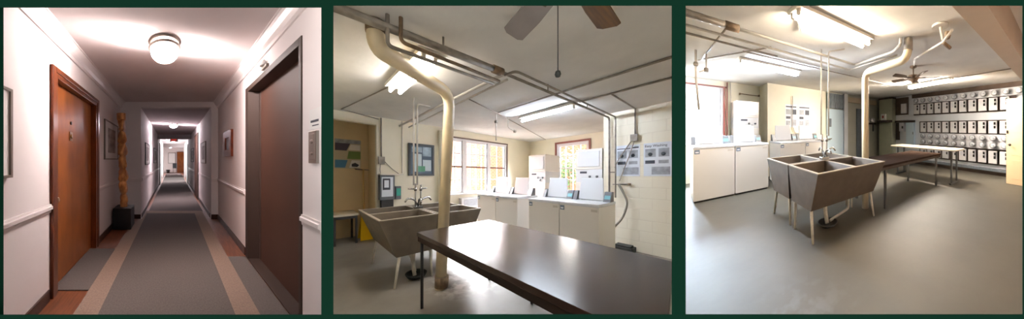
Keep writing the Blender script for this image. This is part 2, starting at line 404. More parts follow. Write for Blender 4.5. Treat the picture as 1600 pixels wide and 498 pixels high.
    lf = B().box(XL - .095, XL - .055, d0 + .067, d1 - .067, .012, dz - .067).build('door_leaf', M['door_wood'], t, bevel=.003)
    k = B(); k.lathe((XL - .055, d0 + .10, .86), [(.026, 0), (.026, .006), (.012, .012), (.012, .03), (.026, .036), (.030, .05), (.022, .062), (.0, .066)], 14, 'x'); k.build('door_knob', M['brass'], lf)
    k = B().lathe((XL - .055, 2.32, 1.66), [(.020, 0), (.020, .008), (.0, .012)], 12, 'x'); k.build('peephole', M['hinge'], lf)
    k = B().box(XL - .055, XL - .049, 2.285, 2.355, 1.46, 1.56).lathe((XL - .05, 2.32, 1.51), [(.022, 0), (.026, .006), (.016, .012), (0, .012)], 12, 'x'); k.build('number_plate', M['brass'], lf)
    # elevator
    t = thing('elevator', 'dark brown elevator door set deep in a dark steel frame', 'elevator', fr, (1.04, 2.1, 0))
    fm = B(); fm.box(XR - .012, 1.115, e1 - .085, e1, 0, ez).box(XR - .012, 1.10, e0, e0 + .03, 0, ez).box(XR - .012, 1.115, e0 + .03, e1 - .085, ez - .06, ez)
    fm.build('elevator_frame', M['lift_frame'], t, bevel=.004)
    lf = B().box(1.085, 1.12, e0 + .03, e1 - .085, .012, ez - .06).build('elevator_door', M['lift_door'], t)
    B().box(1.079, 1.085, e1 - .13, e1 - .09, .02, ez - .07).build('door_edge', M['lift_frame'], lf)
    B().box(XR - .01, 1.085, e0 + .03, e1 - .085, 0, .012).build('threshold', M['lift_frame'], t)
    tag(B().box(XR - .02, XR, 1.33, 1.405, 1.225, 1.44).box(XR - .024, XR - .02, 1.345, 1.39, 1.25, 1.42).lathe((XR - .03, 1.367, 1.37), [(.0, 0), (.014, .001), (.016, .008)], 12, 'x').lathe((XR - .03, 1.367, 1.29), [(.0, 0), (.01, .001), (.012, .008)], 12, 'x').build('call_button_panel', M['steel'], bevel=.003), 'narrow steel elevator call panel on the white wall beside the elevator', 'button panel')
    t = thing('notice_sheet', 'small white paper notice taped above the elevator call panel', 'notice', fr, (XR, 1.36, 1.46))
    B().box(XR - .003, XR, 1.31, 1.42, 1.455, 1.59).build('sheet', M['paper'], t)
    B().box(XR - .005, XR - .003, 1.33, 1.405, 1.50, 1.515).box(XR - .005, XR - .003, 1.33, 1.39, 1.475, 1.482).build('print', M['print_dark'], t)
    t = thing('indicator_lamp', 'small white indicator lamp on the wall over the elevator frame', 'lamp', fr, (XR, 2.1, 2.17))
    B().box(XR - .03, XR, 2.02, 2.14, 2.175, 2.20).build('base', M['silver'], t); B().lathe((XR - .035, 2.08, 2.20), [(.032, 0), (.034, .03), (.02, .055), (0, .06)], 14).build('lens', M['paper'], t)
    # carpets
    t = thing('carpet_runner', 'grey carpet runner with tan border filling the hall and corridor floor', 'carpet', fr, (-.05, 3, 0))
    B().box(-.60, .50, .95, 4.72, 0, .012).build('field', M['carpet'], t)
    bd = B(); bd.box(-.80, -.60, .95, 4.28, 0, .012).box(.50, .70, 1.0, 4.72, 0, .012).box(-.64, -.60, 4.28, 4.72, 0, .012).box(-.64, .70, 4.72, 4.95, 0, .012)
    bd.build('border', M['carpet_b'], t)
    B().box(-.58, .72, 4.95, 18.8, 0, .012).build('corridor_field', M['carpet'], t)
    tag(B().box(XL - .05, -.802, 1.95, 2.85, 0, .011).build('door_mat', M['carpet']), 'grey carpet piece in front of the orange-brown apartment door', 'carpet')
    tag(B().box(.702, XR - .022, 1.45, 2.62, 0, .011).build('door_mat', M['carpet']), 'grey carpet piece in front of the dark elevator', 'carpet')
    # framed pictures
    def picture(x, s, b0, b1, z0, z1, fm_, label, art=True, fw=.018, dep=.025, inner=None, group=None, tilt=0):
        t = thing('framed_picture', label, 'picture', fr, (x, (b0 + b1) / 2, z0), group)
        X0, X1 = sorted((x, x + s * dep))
        f = B(); f.box(X0, X1, b0, b0 + fw, z0, z1).box(X0, X1, b1 - fw, b1, z0, z1).box(X0, X1, b0 + fw, b1 - fw, z0, z0 + fw).box(X0, X1, b0 + fw, b1 - fw, z1 - fw, z1)
        f.build('frame', fm_, t)
        X0, X1 = sorted((x, x + s * dep * .6))
        B().box(X0, X1, b0 + fw, b1 - fw, z0 + fw, z1 - fw).build('mat_board', inner or M['paper'], t)
        if art:
            m = .22; w, h = (b1 - b0), (z1 - z0); X0, X1 = sorted((x + s * dep * .6, x + s * dep * .68))
            B().box(X0, X1, b0 + w * m, b1 - w * m, z0 + h * .18, z1 - h * .18).build('drawing', M['paper_grey'], t)
        return t
    picture(XL, 1, .98, 1.365, 1.13, 1.715, M['silver'], 'large pale picture in a thin dark frame nearest the viewer, left of the orange-brown door', art=False, dep=.035)
    picture(XL, 1, 3.26, 4.04, 1.25, 1.90, M['silver'], 'framed drawing of a pale figure hung left of the carved wooden column')
    picture(XR, -1, 3.22, 3.70, 1.30, 1.73, M['red_wood'], 'small mirror in a thick reddish wood frame right of the corridor opening', art=False, fw=.11, dep=.04, inner=M['mirror'])
    for (b0, b1, lb) in ((4.92, 5.75, 'dark-framed picture nearest the hall on the left corridor wall'), (7.1, 8.3, 'second dark-framed picture along the left corridor wall')):
        picture(IL, 1, b0, b1, 1.12, 1.66, M['tv_dark'], lb)
    for (b0, b1, lb) in ((4.95, 5.75, 'pale framed picture on the right corridor wall before the dark doorway'), (7.8, 8.9, 'dark-framed picture on the right corridor wall past the dark doorway')):
        picture(IR, -1, b0, b1, 1.15, 1.70, M['silver'] if b0 < 5 else M['tv_dark'], lb)
    # doors along the corridor
    t = thing('corridor_door', 'dark brown door in the right corridor wall seen edge-on', 'door', fr, (IR, 6.8, 0))
    B().box(IR - .03, IR, 6.38, 7.35, 0, 2.1).build('door_frame', M['lift_frame'], t); B().box(IR - .04, IR - .03, 6.5, 7.25, .01, 2.02).build('door_leaf', M['lift_door'], t)
    for s, x, lb in ((1, IL, 'grey open door far down the left side of the corridor'), (-1, IR, 'grey open door far down the right side of the corridor')):
        t = thing('corridor_door', lb, 'door', fr, (x, 10.4, 0))
        a0, a1 = sorted((x + s * .004, x + s * .05)); b0 = 10.0 if s > 0 else 10.6
        B().box(a0, a1, b0, b0 + 1.0, 0, 2.05).build('door_leaf', M['silver'], t); B().box(x + s * .05 - .01, x + s * .05 + .01, b0 + .07, b0 + .13, .95, 1.02).build('door_knob', M['chrome'], t)
    t = thing('end_door', 'orange wooden door in the bright wall at the far end of the corridor', 'door', fr, (.75, END, 0))
    B().box(.44, 1.06, END - .05, END, .0, 1.96).build('door_leaf', M['door_wood'], t); B().box(.40, .44, END - .06, END, 0, 2.0).box(1.06, 1.1, END - .06, END, 0, 2.0).box(.4, 1.1, END - .06, END, 1.96, 2.0).build('door_frame', M['door_trim'], t)
    t = thing('wall_picture', 'pale framed print on the end wall left of the orange far door', 'picture', fr, (-.1, END, .9))
    B().box(-.46, .26, END - .03, END, .86, 1.9).build('frame', M['silver'], t); B().box(-.42, .22, END - .035, END - .03, .9, 1.86).build('print', M['paper'], t)
    t = thing('hall_chair', 'small dark chair standing at the far end beside the orange door', 'chair', fr, (.15, 19.4, 0))
    B().box(-.02, .36, 19.2, 19.6, .42, .47).build('seat', M['tv_dark'], t); B().box(-.02, .36, 19.56, 19.6, .47, .9).build('backrest', M['tv_dark'], t)
    for x in (0, .32):
        for y in (19.22, 19.56): B().box(x, x + .03, y, y + .03, 0, .42).build('leg', M['black'], t)
    t = thing('planter', 'dark plant pot on the floor near the far end of the corridor', 'pot', fr, (-.45, 19.2, 0))
    B().lathe((-.45, 19.2, 0), [(.14, 0), (.2, .3), (.18, .3), (.0, .26)], 14).build('pot', M['black'], t)
    t = thing('exit_sign', 'small red exit sign hanging under the corridor ceiling beam', 'sign', fr, (.05, 8.95, 1.98))
    B().box(-.12, .22, 8.92, 8.96, 2.03, 2.15).build('housing', M['fixture'], t); B().text('EXIT', (-.08, 8.918, 2.05), (1, 0, 0), .12, (0, -1, 0)).build('lettering', M['exit_red'], t)
    # carved column on its pedestal
    tag(B().box(-1.06, -.74, 3.62, 3.94, .0135, .385).build('pedestal', M['black'], bevel=.006), 'black cube pedestal under the carved wooden column', 'pedestal')
    mb = B(); rings = []; n = 18; x0, y0, z0, h = -.90, 3.78, .386, 1.71
    rs = random.Random(3); K = 90
    ph = [rs.random() * 6 for _ in range(8)]
    for i in range(K + 1):
        f = i / K; q = f * 7.4
        seg = abs(math.sin(q * PI)) ** .7
        r = .038 + .050 * seg + .010 * math.sin(f * 47 + 1)
        if f < .08: r = .07
        if .84 < f < .93: r = .060
        if f > .93: r = .088
        lean = -.05 * f
        ring = []
        for j in range(n):
            a = 2 * PI * j / n
            sq = 1 / max(abs(math.cos(a)), abs(math.sin(a))) ** .55
            k = 1 + (.16 * math.sin(2 * a + f * 19 + ph[0]) + .12 * math.sin(3 * a - f * 27 + ph[1])) * (0 if f > .93 or f < .05 else 1)
            ring.append((x0 + lean + r * sq * k * math.cos(a) * .95, y0 + r * sq * k * math.sin(a) * .8, z0 + h * f))
        rings.append(ring)
    mb.loft(rings); tag(mb.build('carved_column', M['carved']), 'tall carved honey-coloured wooden totem column standing on the black pedestal', 'sculpture')
    # ceiling lights
    def dome(x, b, z, r, label, md, k=1):
        t = thing('ceiling_light', label, 'ceiling light', fr, (x, b, z))
        B().lathe((x, b, z), [(r * .8, 0), (r * 1.08, -.004), (r * 1.10, -.016), (r * .9, -.02)], 32).build('rim', M['silver'], t)
        B().lathe((x, b, z), [(r * 1.0, -.078 * k), (r * 1.13, -.074 * k), (r * 1.15, -.06 * k), (r * 1.10, -.05 * k), (r * .99, -.052 * k)], 32).build('trim_ring', M['silver'], t)
        B().lathe((x, b, z), [(r * .75, -.02 * k), (r * .95, -.06 * k), (r * 1.0, -.095 * k), (r * .93, -.135 * k), (r * .7, -.172 * k), (r * .38, -.194 * k), (0.001, -.20 * k)], 32).build('diffuser', md, t)
    dome(-.085, 2.12, ZC, .145, 'round flush ceiling light with glowing dome in the hall', M['dome'])
    dome(-.05, .98, ZC, .14, 'added unseen fill light over the near end of the hall, above the view', M['dome_fill'])  # lamp added out of view to even out the hall light
    dome(.02, 6.4, ZI, .12, 'round ceiling light glowing inside the narrow corridor', M['dome_far'], .55)
    dome(.02, 11.6, ZI, .13, 'round ceiling light in the corridor beyond the first beam', M['dome_far'], .55)
    dome(-.2, 17.5, ZI, .16, 'bright round ceiling light over the far end of the corridor', M['dome_far'], .55)
hall()

# =================================================================== shared laundry things
def washer_set(fr, xf, wid, ztop, label, group):
    """one top-loading washer; w runs left to right seen from the front, d backwards"""
    t = thing('washing_machine', label, 'washing machine', fr, xf(wid / 2, .3, 0), group)
    B = lambda: MB(fr, xf)
    B().box(.004, wid - .004, 0, .68, .035, ztop - .05).build('cabinet', M['white_enamel'], t, bevel=.008)
    B().box(.02, wid - .02, .03, .66, 0, .035).build('plinth', M['rubber'], t)
    B().box(.0, wid, -.012, .69, ztop - .05, ztop).build('top_deck', M['cool_white'], t, bevel=.012)
    l0, l1 = wid * .13, wid * .80
    zl = ztop + .012
    lid = MB(fr, xf); lid.hexa([(l0, .52, zl), (l1, .52, zl), (l1, .545, zl), (l0, .545, zl), (l0 + .03, .575, zl + .40), (l1 - .03, .575, zl + .40), (l1 - .03, .60, zl + .40), (l0 + .03, .60, zl + .40)])
    lid = lid.build('lid', M['cool_white'], t, bevel=.01)
    B().box(l0 + .05, l1 - .05, .53, .56, ztop, zl + .01).build('hinge', M['chrome'], lid)
    B().prism([(.46, ztop - .001), (.62, ztop - .001), (.62, ztop + .17), (.54, ztop + .17)], .008, l0 - .01, 'x').build('control_box', M['terminal'], t, bevel=.005)
    rd = B().prism([(.46, ztop - .001), (.62, ztop - .001), (.62, ztop + .17), (.54, ztop + .17)], l1 + .01, wid - .008, 'x').build('card_reader', M['terminal'], t, bevel=.005)
    B().hexa([(l1 + .025, .478, ztop + .045), (wid - .022, .478, ztop + .045), (wid - .022, .484, ztop + .045), (l1 + .025, .484, ztop + .045),
              (l1 + .025, .512, ztop + .11), (wid - .022, .512, ztop + .11), (wid - .022, .52, ztop + .11), (l1 + .025, .52, ztop + .11)]).build('screen', M['screen'], rd)
    B().box(.02, .10, -.006, .0, ztop - .145, ztop - .065).build('badge', M['badge'], t)
    B().box(.035, .085, -.009, -.006, ztop - .125, ztop - .10).build('badge_mark', M['print_pale'], t)
    B().box(wid - .13, wid - .03, -.004, .0, ztop - .125, ztop - .085).build('name_plate', M['badge_pale'], t)
    return t
def dryer_tower(fr, xf, w, ztop, label):
    t = thing('stacked_dryer', label, 'dryer', fr, xf(w / 2, .35, 0)); B = lambda: MB(fr, xf)
    zs = ztop - .44
    B().box(0, w, .01, .72, .0, zs - .30).build('lower_cabinet', M['white_enamel'], t, bevel=.008)
    B().box(0, w, .01, .72, zs - .01, ztop).build('upper_cabinet', M['white_enamel'], t, bevel=.008)
    cp = B().box(.0, w, .02, .72, zs - .30, zs - .01).build('control_panel', M['cool_white'], t)
    B().box(.05, w - .05, -.006, .01, zs + .05, ztop - .05).build('door', M['cool_white'], t, bevel=.01)
    for i in range(3): B().lathe((w * .55 + i * .08, .02, zs - .17 - (i % 2) * .06), [(.026, 0), (.026, -.022), (.0, -.024)], 12, 'y').build('control_knob', M['terminal'], cp)
    B().box(.1, .26, .014, .02, zs - .10, zs - .055).build('display', M['print_dark'], cp)
    return t

def tub_unit(fr, xf, L, W, label, z0=.40, z1=.90, stone='concrete'):
    """double laundry tub: l along its length, s from the straight back (0) to the sloped front (W)"""
    t = thing('laundry_tub', label, 'laundry sink', fr, xf(L / 2, W / 2, 0)); B = lambda: MB(fr, xf)
    th, bot = .035, .21
    e = .035            # the ends lean in towards the bottom
    def at(s, z): return W - (W * .0 + bot) * (z1 - z) / (z1 - z0) if s else 0
    mb = B()
    o = [(0, 0, z1), (L, 0, z1), (L, W, z1), (0, W, z1)]
    b = [(e, .03, z0), (L - e, .03, z0), (L - e, W - bot, z0), (e, W - bot, z0)]
    mid = L / 2; wells = []
    for (a0, a1) in ((th, mid - th * .6), (mid + th * .6, L - th)):
        top = [(a0, th, z1), (a1, th, z1), (a1, W - th, z1), (a0, W - th, z1)]
        zb = z0 + .05
        bt = [(a0 + .03, th + .025, zb), (a1 - .03, th + .025, zb), (a1 - .03, W - th - bot * .86, zb), (a0 + .03, W - th - bot * .86, zb)]
        wells.append((top, bt))
    vs = o + b; fs = [(4, 7, 6, 5), (0, 1, 5, 4), (1, 2, 6, 5), (2, 3, 7, 6), (3, 0, 4, 7)]
    mb.add(vs, fs)
    for top, bt in wells:
        mb.add(top + bt, [(4, 5, 6, 7), (0, 4, 5, 1), (1, 5, 6, 2), (2, 6, 7, 3), (3, 7, 4, 0)])
    basin = mb.build('basin', M[stone], t, normals=False)
    r = B()
    for (x0, x1, y0, y1) in ((0, L, 0, th), (0, L, W - th, W), (0, th, th, W - th), (L - th, L, th, W - th), (mid - th * .6, mid + th * .6, th, W - th)):
        r.box(x0, x1, y0, y1, z1 - .004, z1 + .008)
    r.build('rim', M['concrete_rim'], t)
    for (x, y, dx, dy) in ((.07, .08, -.0, -.02), (L - .07, .08, .0, -.02), (.07, W - bot - .05, -.02, .07), (L - .07, W - bot - .05, .02, .07)):
        B().tube([(x + dx, y + dy, 0), (x + dx * .5, y + dy * .5, .2), (x, y, z0 + .01)], .017, 10, [.015, .018, .021]).build('leg', M['leg_white'], t)
    B().tube([(.07, .09, z0 - .02), (mid, .09, z0 - .04), (L - .07, .09, z0 - .02)], .012, 8).build('leg_brace', M['leg_white'], t)
    for q in (mid * .5, mid * 1.5):
        B().lathe((q, W * .36, z0 + .051), [(.035, 0), (.035, .003), (.0, .003)], 14).build('drain', M['chrome'], basin)
    return t

def faucet(fr, a, b, z, spouts, label):
    t = thing('faucet', label, 'faucet', fr, (a, b, z)); B = lambda: MB(fr)
    B().box(a - .07, a + .07, b - .035, b + .035, z + .01, z + .05).tube([(a - .045, b, z + .05), (a - .045, b, z + .42)], .013, 8).tube([(a + .045, b, z + .05), (a + .045, b, z + .40)], .013, 8).build('body', M['chrome'], t, bevel=.004)
    for (da, db) in spouts:
        B().tube(fillet([(a, b, z + .05), (a + da * .25, b + db * .25, z + .16), (a + da * .8, b + db * .8, z + .19), (a + da, b + db, z + .13)], .06), .014, 10).build('spout', M['chrome'], t)
    for s in (-1, 1):
        B().tube([(a + s * .045, b, z + .33), (a + s * .16, b + .02, z + .34)], .010, 8).lathe((a + s * .045, b, z + .30), [(.022, 0), (.024, .05), (.0, .055)], 10).build('valve_handle', M['chrome'], t)
    return t

def pipe(fr, name, pts, r, m, label, cat='pipe', fl=.06, n=10, collars=(), group=None, cm=None):
    P = fillet(pts, fl) if fl and len(pts) > 2 else pts
    mb = MB(fr).tube(P, r, n)
    if not collars:
        return tag(mb.build(name, m), label, cat, group)
    t = thing(name, label, cat, fr, pts[0], group)
    mb.build('run', m, t)
    for (p, q, rr) in collars: MB(fr).tube([p, q], rr, n).build('collar', cm or m, t)
    return t

def tube_light(fr, a0, a1, b0, b1, z, nt, mt, label, along):
    """ceiling fixture: metal tray against the ceiling with bare tubes under it"""
    t = thing('fluorescent_light', label, 'ceiling light', fr, ((a0 + a1) / 2, (b0 + b1) / 2, z)); B = lambda: MB(fr)
    B().box(a0, a1, b0, b1, z - .045, z).build('tray', M['fixture'], t, bevel=.004)
    for i in range(nt):
        f = .5 + (i - (nt - 1) / 2) * .52
        if along == 'a':
            y = b0 + (b1 - b0) * f; p, q = (a0 + .05, y, z - .078), (a1 - .05, y, z - .105); ends = [(a0 + .02, a0 + .05, y - .02, y + .02), (a1 - .05, a1 - .02, y - .02, y + .02)]
        else:
            x = a0 + (a1 - a0) * f; p, q = (x, b0 + .05, z - .078), (x, b1 - .05, z - .105); ends = [(x - .02, x + .02, b0 + .02, b0 + .05), (x - .02, x + .02, b1 - .05, b1 - .02)]
        B().tube([p, q], .019, 12).build('tube', mt, t)
        for e in ends: B().box(*e, z - .10, z - .045).build('lamp_holder', M['fixture'], t)
    return t

def ceiling_fan(fr, hub, rad, zc, drop, n, ph, label, mats, width=.13, rigid=False):
    """fan with flat paddle blades on a short drop rod"""
    F = Frame(fr.P(hub[0], hub[1], 0) if not rigid else fr.P(hub[0], hub[1], 0), (1, 0, 0), (0, 1, 0)) if rigid else None
    if F: a, b = 0, 0; fr2 = F
    else: a, b = hub; fr2 = fr
    t = thing('ceiling_fan', label, 'ceiling fan', fr2, (a, b, zc)); B = lambda: MB(fr2)
    B().lathe((a, b, zc), [(.07, 0), (.075, -.03), (.02, -.06), (.014, -.06), (.014, -drop + .06), (.03, -drop + .05), (.11, -drop + .03), (.125, -drop - .02), (.10, -drop - .07), (.05, -drop - .09), (.045, -drop - .12), (.0, -drop - .13)], 24).build('motor', M['fan_brown'], t)
    for i in range(n):
        an = ph + 2 * PI * i / n; c, s = math.cos(an), math.sin(an); z = zc - drop - .035
        def q(r, w, dz=0): return (a + c * r - s * w, b + s * r + c * w, z + dz)
        arm = MB(fr2).hexa([q(.09, -.02), q(.24, -.03), q(.24, .03), q(.09, .02), q(.09, -.02, .012), q(.24, -.03, .012), q(.24, .03, .012), q(.09, .02, .012)])
        pl = [(.20, -width * .38), (rad * .6, -width * .48), (rad * .96, -width * .5), (rad, -width * .3), (rad, width * .3), (rad * .96, width * .5), (rad * .6, width * .48), (.20, width * .38)]
        bl = MB(fr2); k = len(pl); tl = .25
        bl.add([q(r, w, w * tl + .012) for r, w in pl] + [q(r, w, w * tl + .022) for r, w in pl],
               [tuple(range(k)), tuple(range(2 * k - 1, k - 1, -1))] + [(j, (j + 1) % k, k + (j + 1) % k, k + j) for j in range(k)])
        o = bl.build('blade', mats[i % len(mats)], t); arm.build('blade_arm', M['fan_brown'], o)
    return t
# =================================================================== LAUNDRY WITH WORK TABLE (middle)
def bars(fr, name, t, a0, a1, z0, z1, cols, rows, pl, m, wd=.028, dp=.05, dark=None, along='a'):
    """one sash: outer rails, glazing bars and a meeting rail"""
    B = lambda: MB(fr)
    def bx(mb, u0, u1, w0, w1, d=0):
        if along == 'a': mb.box(u0, u1, pl + d, pl + dp - d, w0, w1)
        else: mb.box(pl + d, pl + dp - d, u0, u1, w0, w1)
    o = B(); e = .045
    bx(o, a0, a0 + e, z0, z1); bx(o, a1 - e, a1, z0, z1); bx(o, a0 + e, a1 - e, z0, z0 + e); bx(o, a0 + e, a1 - e, z1 - e, z1)
    s = o.build(name, m, t)
    g = B()
    for i in range(1, cols): u = a0 + (a1 - a0) * i / cols; bx(g, u - wd / 2, u + wd / 2, z0 + e, z1 - e, .012)
    for i in range(1, rows):
        if i * 2 == rows: continue
        w = z0 + (z1 - z0) * i / rows; bx(g, a0 + e, a1 - e, w - wd / 2, w + wd / 2, .014)
    g.build('glazing_bars', m, s)
    h = B(); w = (z0 + z1) / 2; bx(h, a0 + e * .5, a1 - e * .5, w - .022, w + .022, -.004); h.build('meeting_rail', dark or m, s)
    p = B()
    if along == 'a': p.box(a0 + e, a1 - e, pl + dp * .5 - .003, pl + dp * .5 + .003, z0 + e, z1 - e)
    else: p.box(pl + dp * .5 - .003, pl + dp * .5 + .003, a0 + e, a1 - e, z0 + e, z1 - e)
    p.build('pane', M['glass'], s)
    return s

def wash():
    fr = WASH; B = lambda: MB(fr); C = 2.755; W = 5.40; J = 4.76; E = 6.52
    S = lambda mb, n, m, **k: struct(mb.build(n, m, **k))
    area = [(-.9, -1.0), (7.2, -1.0), (6.62, 5.52), (1.40, 5.52), (1.40, 6.42), (-.9, 6.42)]
    slab(fr, area, -.12, 0, 'floor_laundry', M['floor'], [R12, L23, (0, 1.33, 0, 1)])
    slab(fr, area, C, C + .12, 'ceiling_laundry', M['ceil'], [R12, L23, (0, .62, 0, 1)])
    w0, w1, wz0, wz1 = 2.95, 5.25, .96, 2.52
    mb = B(); mb.box(1.27, w0, W, W + .12, 0, C).box(w1, E + .1, W, W + .12, 0, C).box(w0, w1, W, W + .12, 0, wz0).box(w0, w1, W, W + .12, wz1, C).box(-.2, 1.27, W, W + .12, 2.58, C)
    S(mb, 'wall_window_side', M['cream'])
    mb = B(); mb.box(-.2, 1.40, 6.30, 6.42, 0, C).box(1.30, 1.40, W + .12, 6.30, 0, C)
    S(mb, 'wall_alcove', M['tan'])
    p0, p1, pz0, pz1 = 3.08, 4.22, .95, 2.54
    mb = B(); mb.box(E, E + .1, 1.93, p0, 0, C).box(E, E + .1, p1, W, 0, C).box(E, E + .1, p0, p1, 0, pz0).box(E, E + .1, p0, p1, pz1, C)
    S(mb, 'wall_washer_side', M['cream'])
    S(B().box(J, J + .1, .70, 1.93, 0, C).box(J + .1, E, 1.83, 1.93, 0, C), 'wall_block', M['block'])
    # windows
    t = B().box(w0, w1, W - .015, W + .09, wz1 - .04, wz1).box(w0, w0 + .05, W, W + .09, wz0, wz1 - .04).box(w1 - .05, w1, W, W + .09, wz0, wz1 - .04).box(w0 - .06, w1 + .06, W - .09, W + .09, wz0 - .035, wz0)
    t.box(3.50, 3.60, W - .005, W + .09, wz0, wz1 - .04).box(4.42, 4.52, W - .005, W + .09, wz0, wz1 - .04)
    t = S(t, 'window_1', M['win_frame'])
    B().box(w0 - .05, w1 + .05, W - .022, W, wz1 - .0, wz1 + .035).box(w1, w1 + .04, W - .02, W, wz0, wz1).build('head_trim', M['win_dark'], t)
    for a0, a1, c in ((w0 + .05, 3.50, 2), (3.60, 4.42, 4), (4.52, w1 - .05, 2)):
        bars(fr, 'sash', t, a0, a1, wz0, wz1 - .04, c, 4, W + .03, M['win_frame'], dark=M['win_dark'])
    t = S(B().box(E - .005, E + .09, p0, p0 + .05, pz0, pz1).box(E - .005, E + .09, p1 - .05, p1, pz0, pz1).box(E - .005, E + .09, p0 + .05, p1 - .05, pz1 - .05, pz1).box(E - .06, E + .09, p0 - .04, p1 + .04, pz0 - .03, pz0), 'window_2', M['win_frame'])
    B().box(E - .03, E - .004, p0 - .06, p0, pz0, pz1 + .06).box(E - .03, E - .004, p1, p1 + .06, pz0, pz1 + .06).box(E - .03, E - .004, p0, p1, pz1, pz1 + .06).build('red_trim', M['win_red'], t)
    bars(fr, 'sash', t, p0 + .05, p1 - .05, pz0, pz1 - .05, 4, 4, E + .03, M['win_frame'], along='b')
    # outdoors
    S(B().box(1.6, 10.2, 8.2, 8.4, -.6, 5.5), 'wall_courtyard_back', M['ext_brick'])
    S(B().box(10.0, 10.2, 2.9, 8.2, -.6, 5.5), 'wall_courtyard_side', M['ext_brick'])
    S(B().box(1.6, 10.2, 5.54, 8.4, -.7, -.3).box(6.64, 10.2, 2.6, 5.54, -.7, -.3), 'ground_courtyard', M['ext_ground'])
    t = thing('shrub', 'green leafy shrub growing outside the window between the two dryers', 'plant', fr, (7.4, 4.25, -.3))
    mb = B(); rs = random.Random(5)
    for i in range(900):
        p = Vector((rs.gauss(0, .25), rs.gauss(0, .30), rs.gauss(0, .34)))
        if p.length > .8: continue
        c = Vector((7.4, 4.25, 1.72)) + p; d = Vector((rs.uniform(-1, 1), rs.uniform(-1, 1), rs.uniform(-.6, .8))).normalized(); e = d.orthogonal().normalized() * .035; l = d * .12
        mb.add([tuple(c), tuple(c + l * .5 + e), tuple(c + l), tuple(c + l * .5 - e)], [(0, 1, 2, 3)])
    mb.build('foliage', M['leaf'], t, normals=False)
    mb = B()
    for k in range(5):
        mb.tube([(7.4 + .03 * k, 4.25, -.3), (7.4 + .1 * (k - 2), 4.25 + .08 * (k - 2), .7), (7.4 + .2 * (k - 2), 4.25 + .12 * (k - 2), 1.8)], .016, 6)
    mb.build('stem', M['pipe_rust'], t)
    # alcove things
    t = thing('poster', 'colourful poster of tilted violet, green and blue panels on the tan alcove wall', 'poster', fr, (.9, 6.29, 1.64))
    B().box(.62, 1.14, 6.285, 6.299, 1.63, 2.32).build('sheet', M['print_cream'], t)
    def pan(a0, a1, z0, z1, sk, m):
        B().prism([(a0, z0), (a1 - sk, z0), (a1, z1), (a0, z1)] if sk > 0 else [(a0 - sk * 0, z0), (a1, z0), (a1, z1), (a0 - sk, z1)], 6.281, 6.285, 'y').build('printed_panel', m, t)
    pan(.63, 1.13, 2.22, 2.31, .0001, M['print_grey']); pan(.63, .92, 2.05, 2.22, .07, M['print_violet']); pan(.88, 1.12, 2.07, 2.2, -.05, M['paper'])
    pan(.63, .86, 1.86, 2.03, .04, M['print_cream']); pan(.86, 1.13, 1.86, 2.04, -.03, M['print_green']); pan(.63, .87, 1.65, 1.83, .05, M['print_blue']); pan(.90, 1.12, 1.65, 1.83, -.05, M['paper'])
    B().prism([(.95, 1.68), (1.06, 1.67), (1.10, 1.72), (1.02, 1.77), (.95, 1.74)], 6.278, 6.281, 'y').build('printed_figure', M['print_dark'], t)
    tag(B().tube([(1.02, 6.26, 1.62), (1.30, 6.26, 1.60)], .012, 8).build('wall_rod', M['pipe_grey']), 'thin metal rod fixed across the tan alcove wall beside the poster', 'rod')
    t = thing('mop', 'wooden mop handle leaning against the tan alcove wall beside the yellow bucket', 'mop', fr, (1.16, 6.0, 0))
    B().tube([(1.17, 6.10, .10), (1.18, 6.24, 1.62)], .019, 10).build('handle', M['yellow_stick'], t); B().lathe((1.17, 6.10, 0), [(.06, 0), (.075, .03), (.04, .10), (.02, .14)], 12).build('mop_head', M['hose'], t)
    t = thing('low_table', 'pale-topped low table with dark legs against the tan alcove wall', 'table', fr, (.75, 5.9, 0))
    B().box(.52, .98, 5.62, 6.27, .60, .64).build('table_top', M['white_top'], t, bevel=.006)
    for a, b in ((.94, 5.66), (.94, 6.2), (.56, 5.66)): B().box(a - .02, a + .02, b - .02, b + .02, 0, .60).build('leg', M['dark_metal'], t)
    B().box(.56, .94, 5.64, 5.67, .54, .60).build('apron', M['dark_metal'], t)
    t = thing('wet_floor_sign', 'yellow plastic folding floor sign beside the low pale table', 'floor sign', fr, (1.17, 5.9, 0))
    for s in (-1, 1):
        B().hexa([(1.03, 5.9 + s * .14, 0), (1.28, 5.9 + s * .14, 0), (1.28, 5.9 + s * .165, 0), (1.03, 5.9 + s * .165, 0), (1.08, 5.9 + s * .0, .56), (1.23, 5.9 + s * .0, .56), (1.23, 5.9 + s * .02, .56), (1.08, 5.9 + s * .02, .56)]).build('panel', M['yellow'], t)
    B().box(1.11, 1.20, 5.885, 5.925, .56, .59).build('hinge', M['yellow'], t)
    # payment terminal
    t = thing('payment_terminal', 'grey wall-mounted laundry payment terminal with black base on the window-side wall', 'terminal', fr, (1.48, 5.38, .74))
    B().box(1.30, 1.60, 5.24, 5.395, .93, 1.47).build('housing', M['terminal'], t, bevel=.008)
    B().box(1.33, 1.56, 5.23, 5.24, 1.0, 1.43).build('front_plate', M['print_pale'], t)
    B().box(1.35, 1.50, 5.222, 5.23, 1.15, 1.40).build('screen', M['print_dark'], t); B().box(1.38, 1.47, 5.219, 5.222, 1.2, 1.36).build('screen_image', M['print_pale'], t)
    B().box(1.34, 1.58, 5.27, 5.395, .74, .93).build('base', M['black'], t)
    tag(B().box(1.30, 1.78, 5.20, 5.395, 1.475, 1.50).build('wall_shelf', M['fixture']), 'thin pale shelf over the grey payment terminal', 'shelf')
    t = thing('card_dispenser', 'teal card dispenser mounted right of the grey payment terminal', 'dispenser', fr, (1.69, 5.38, .9))
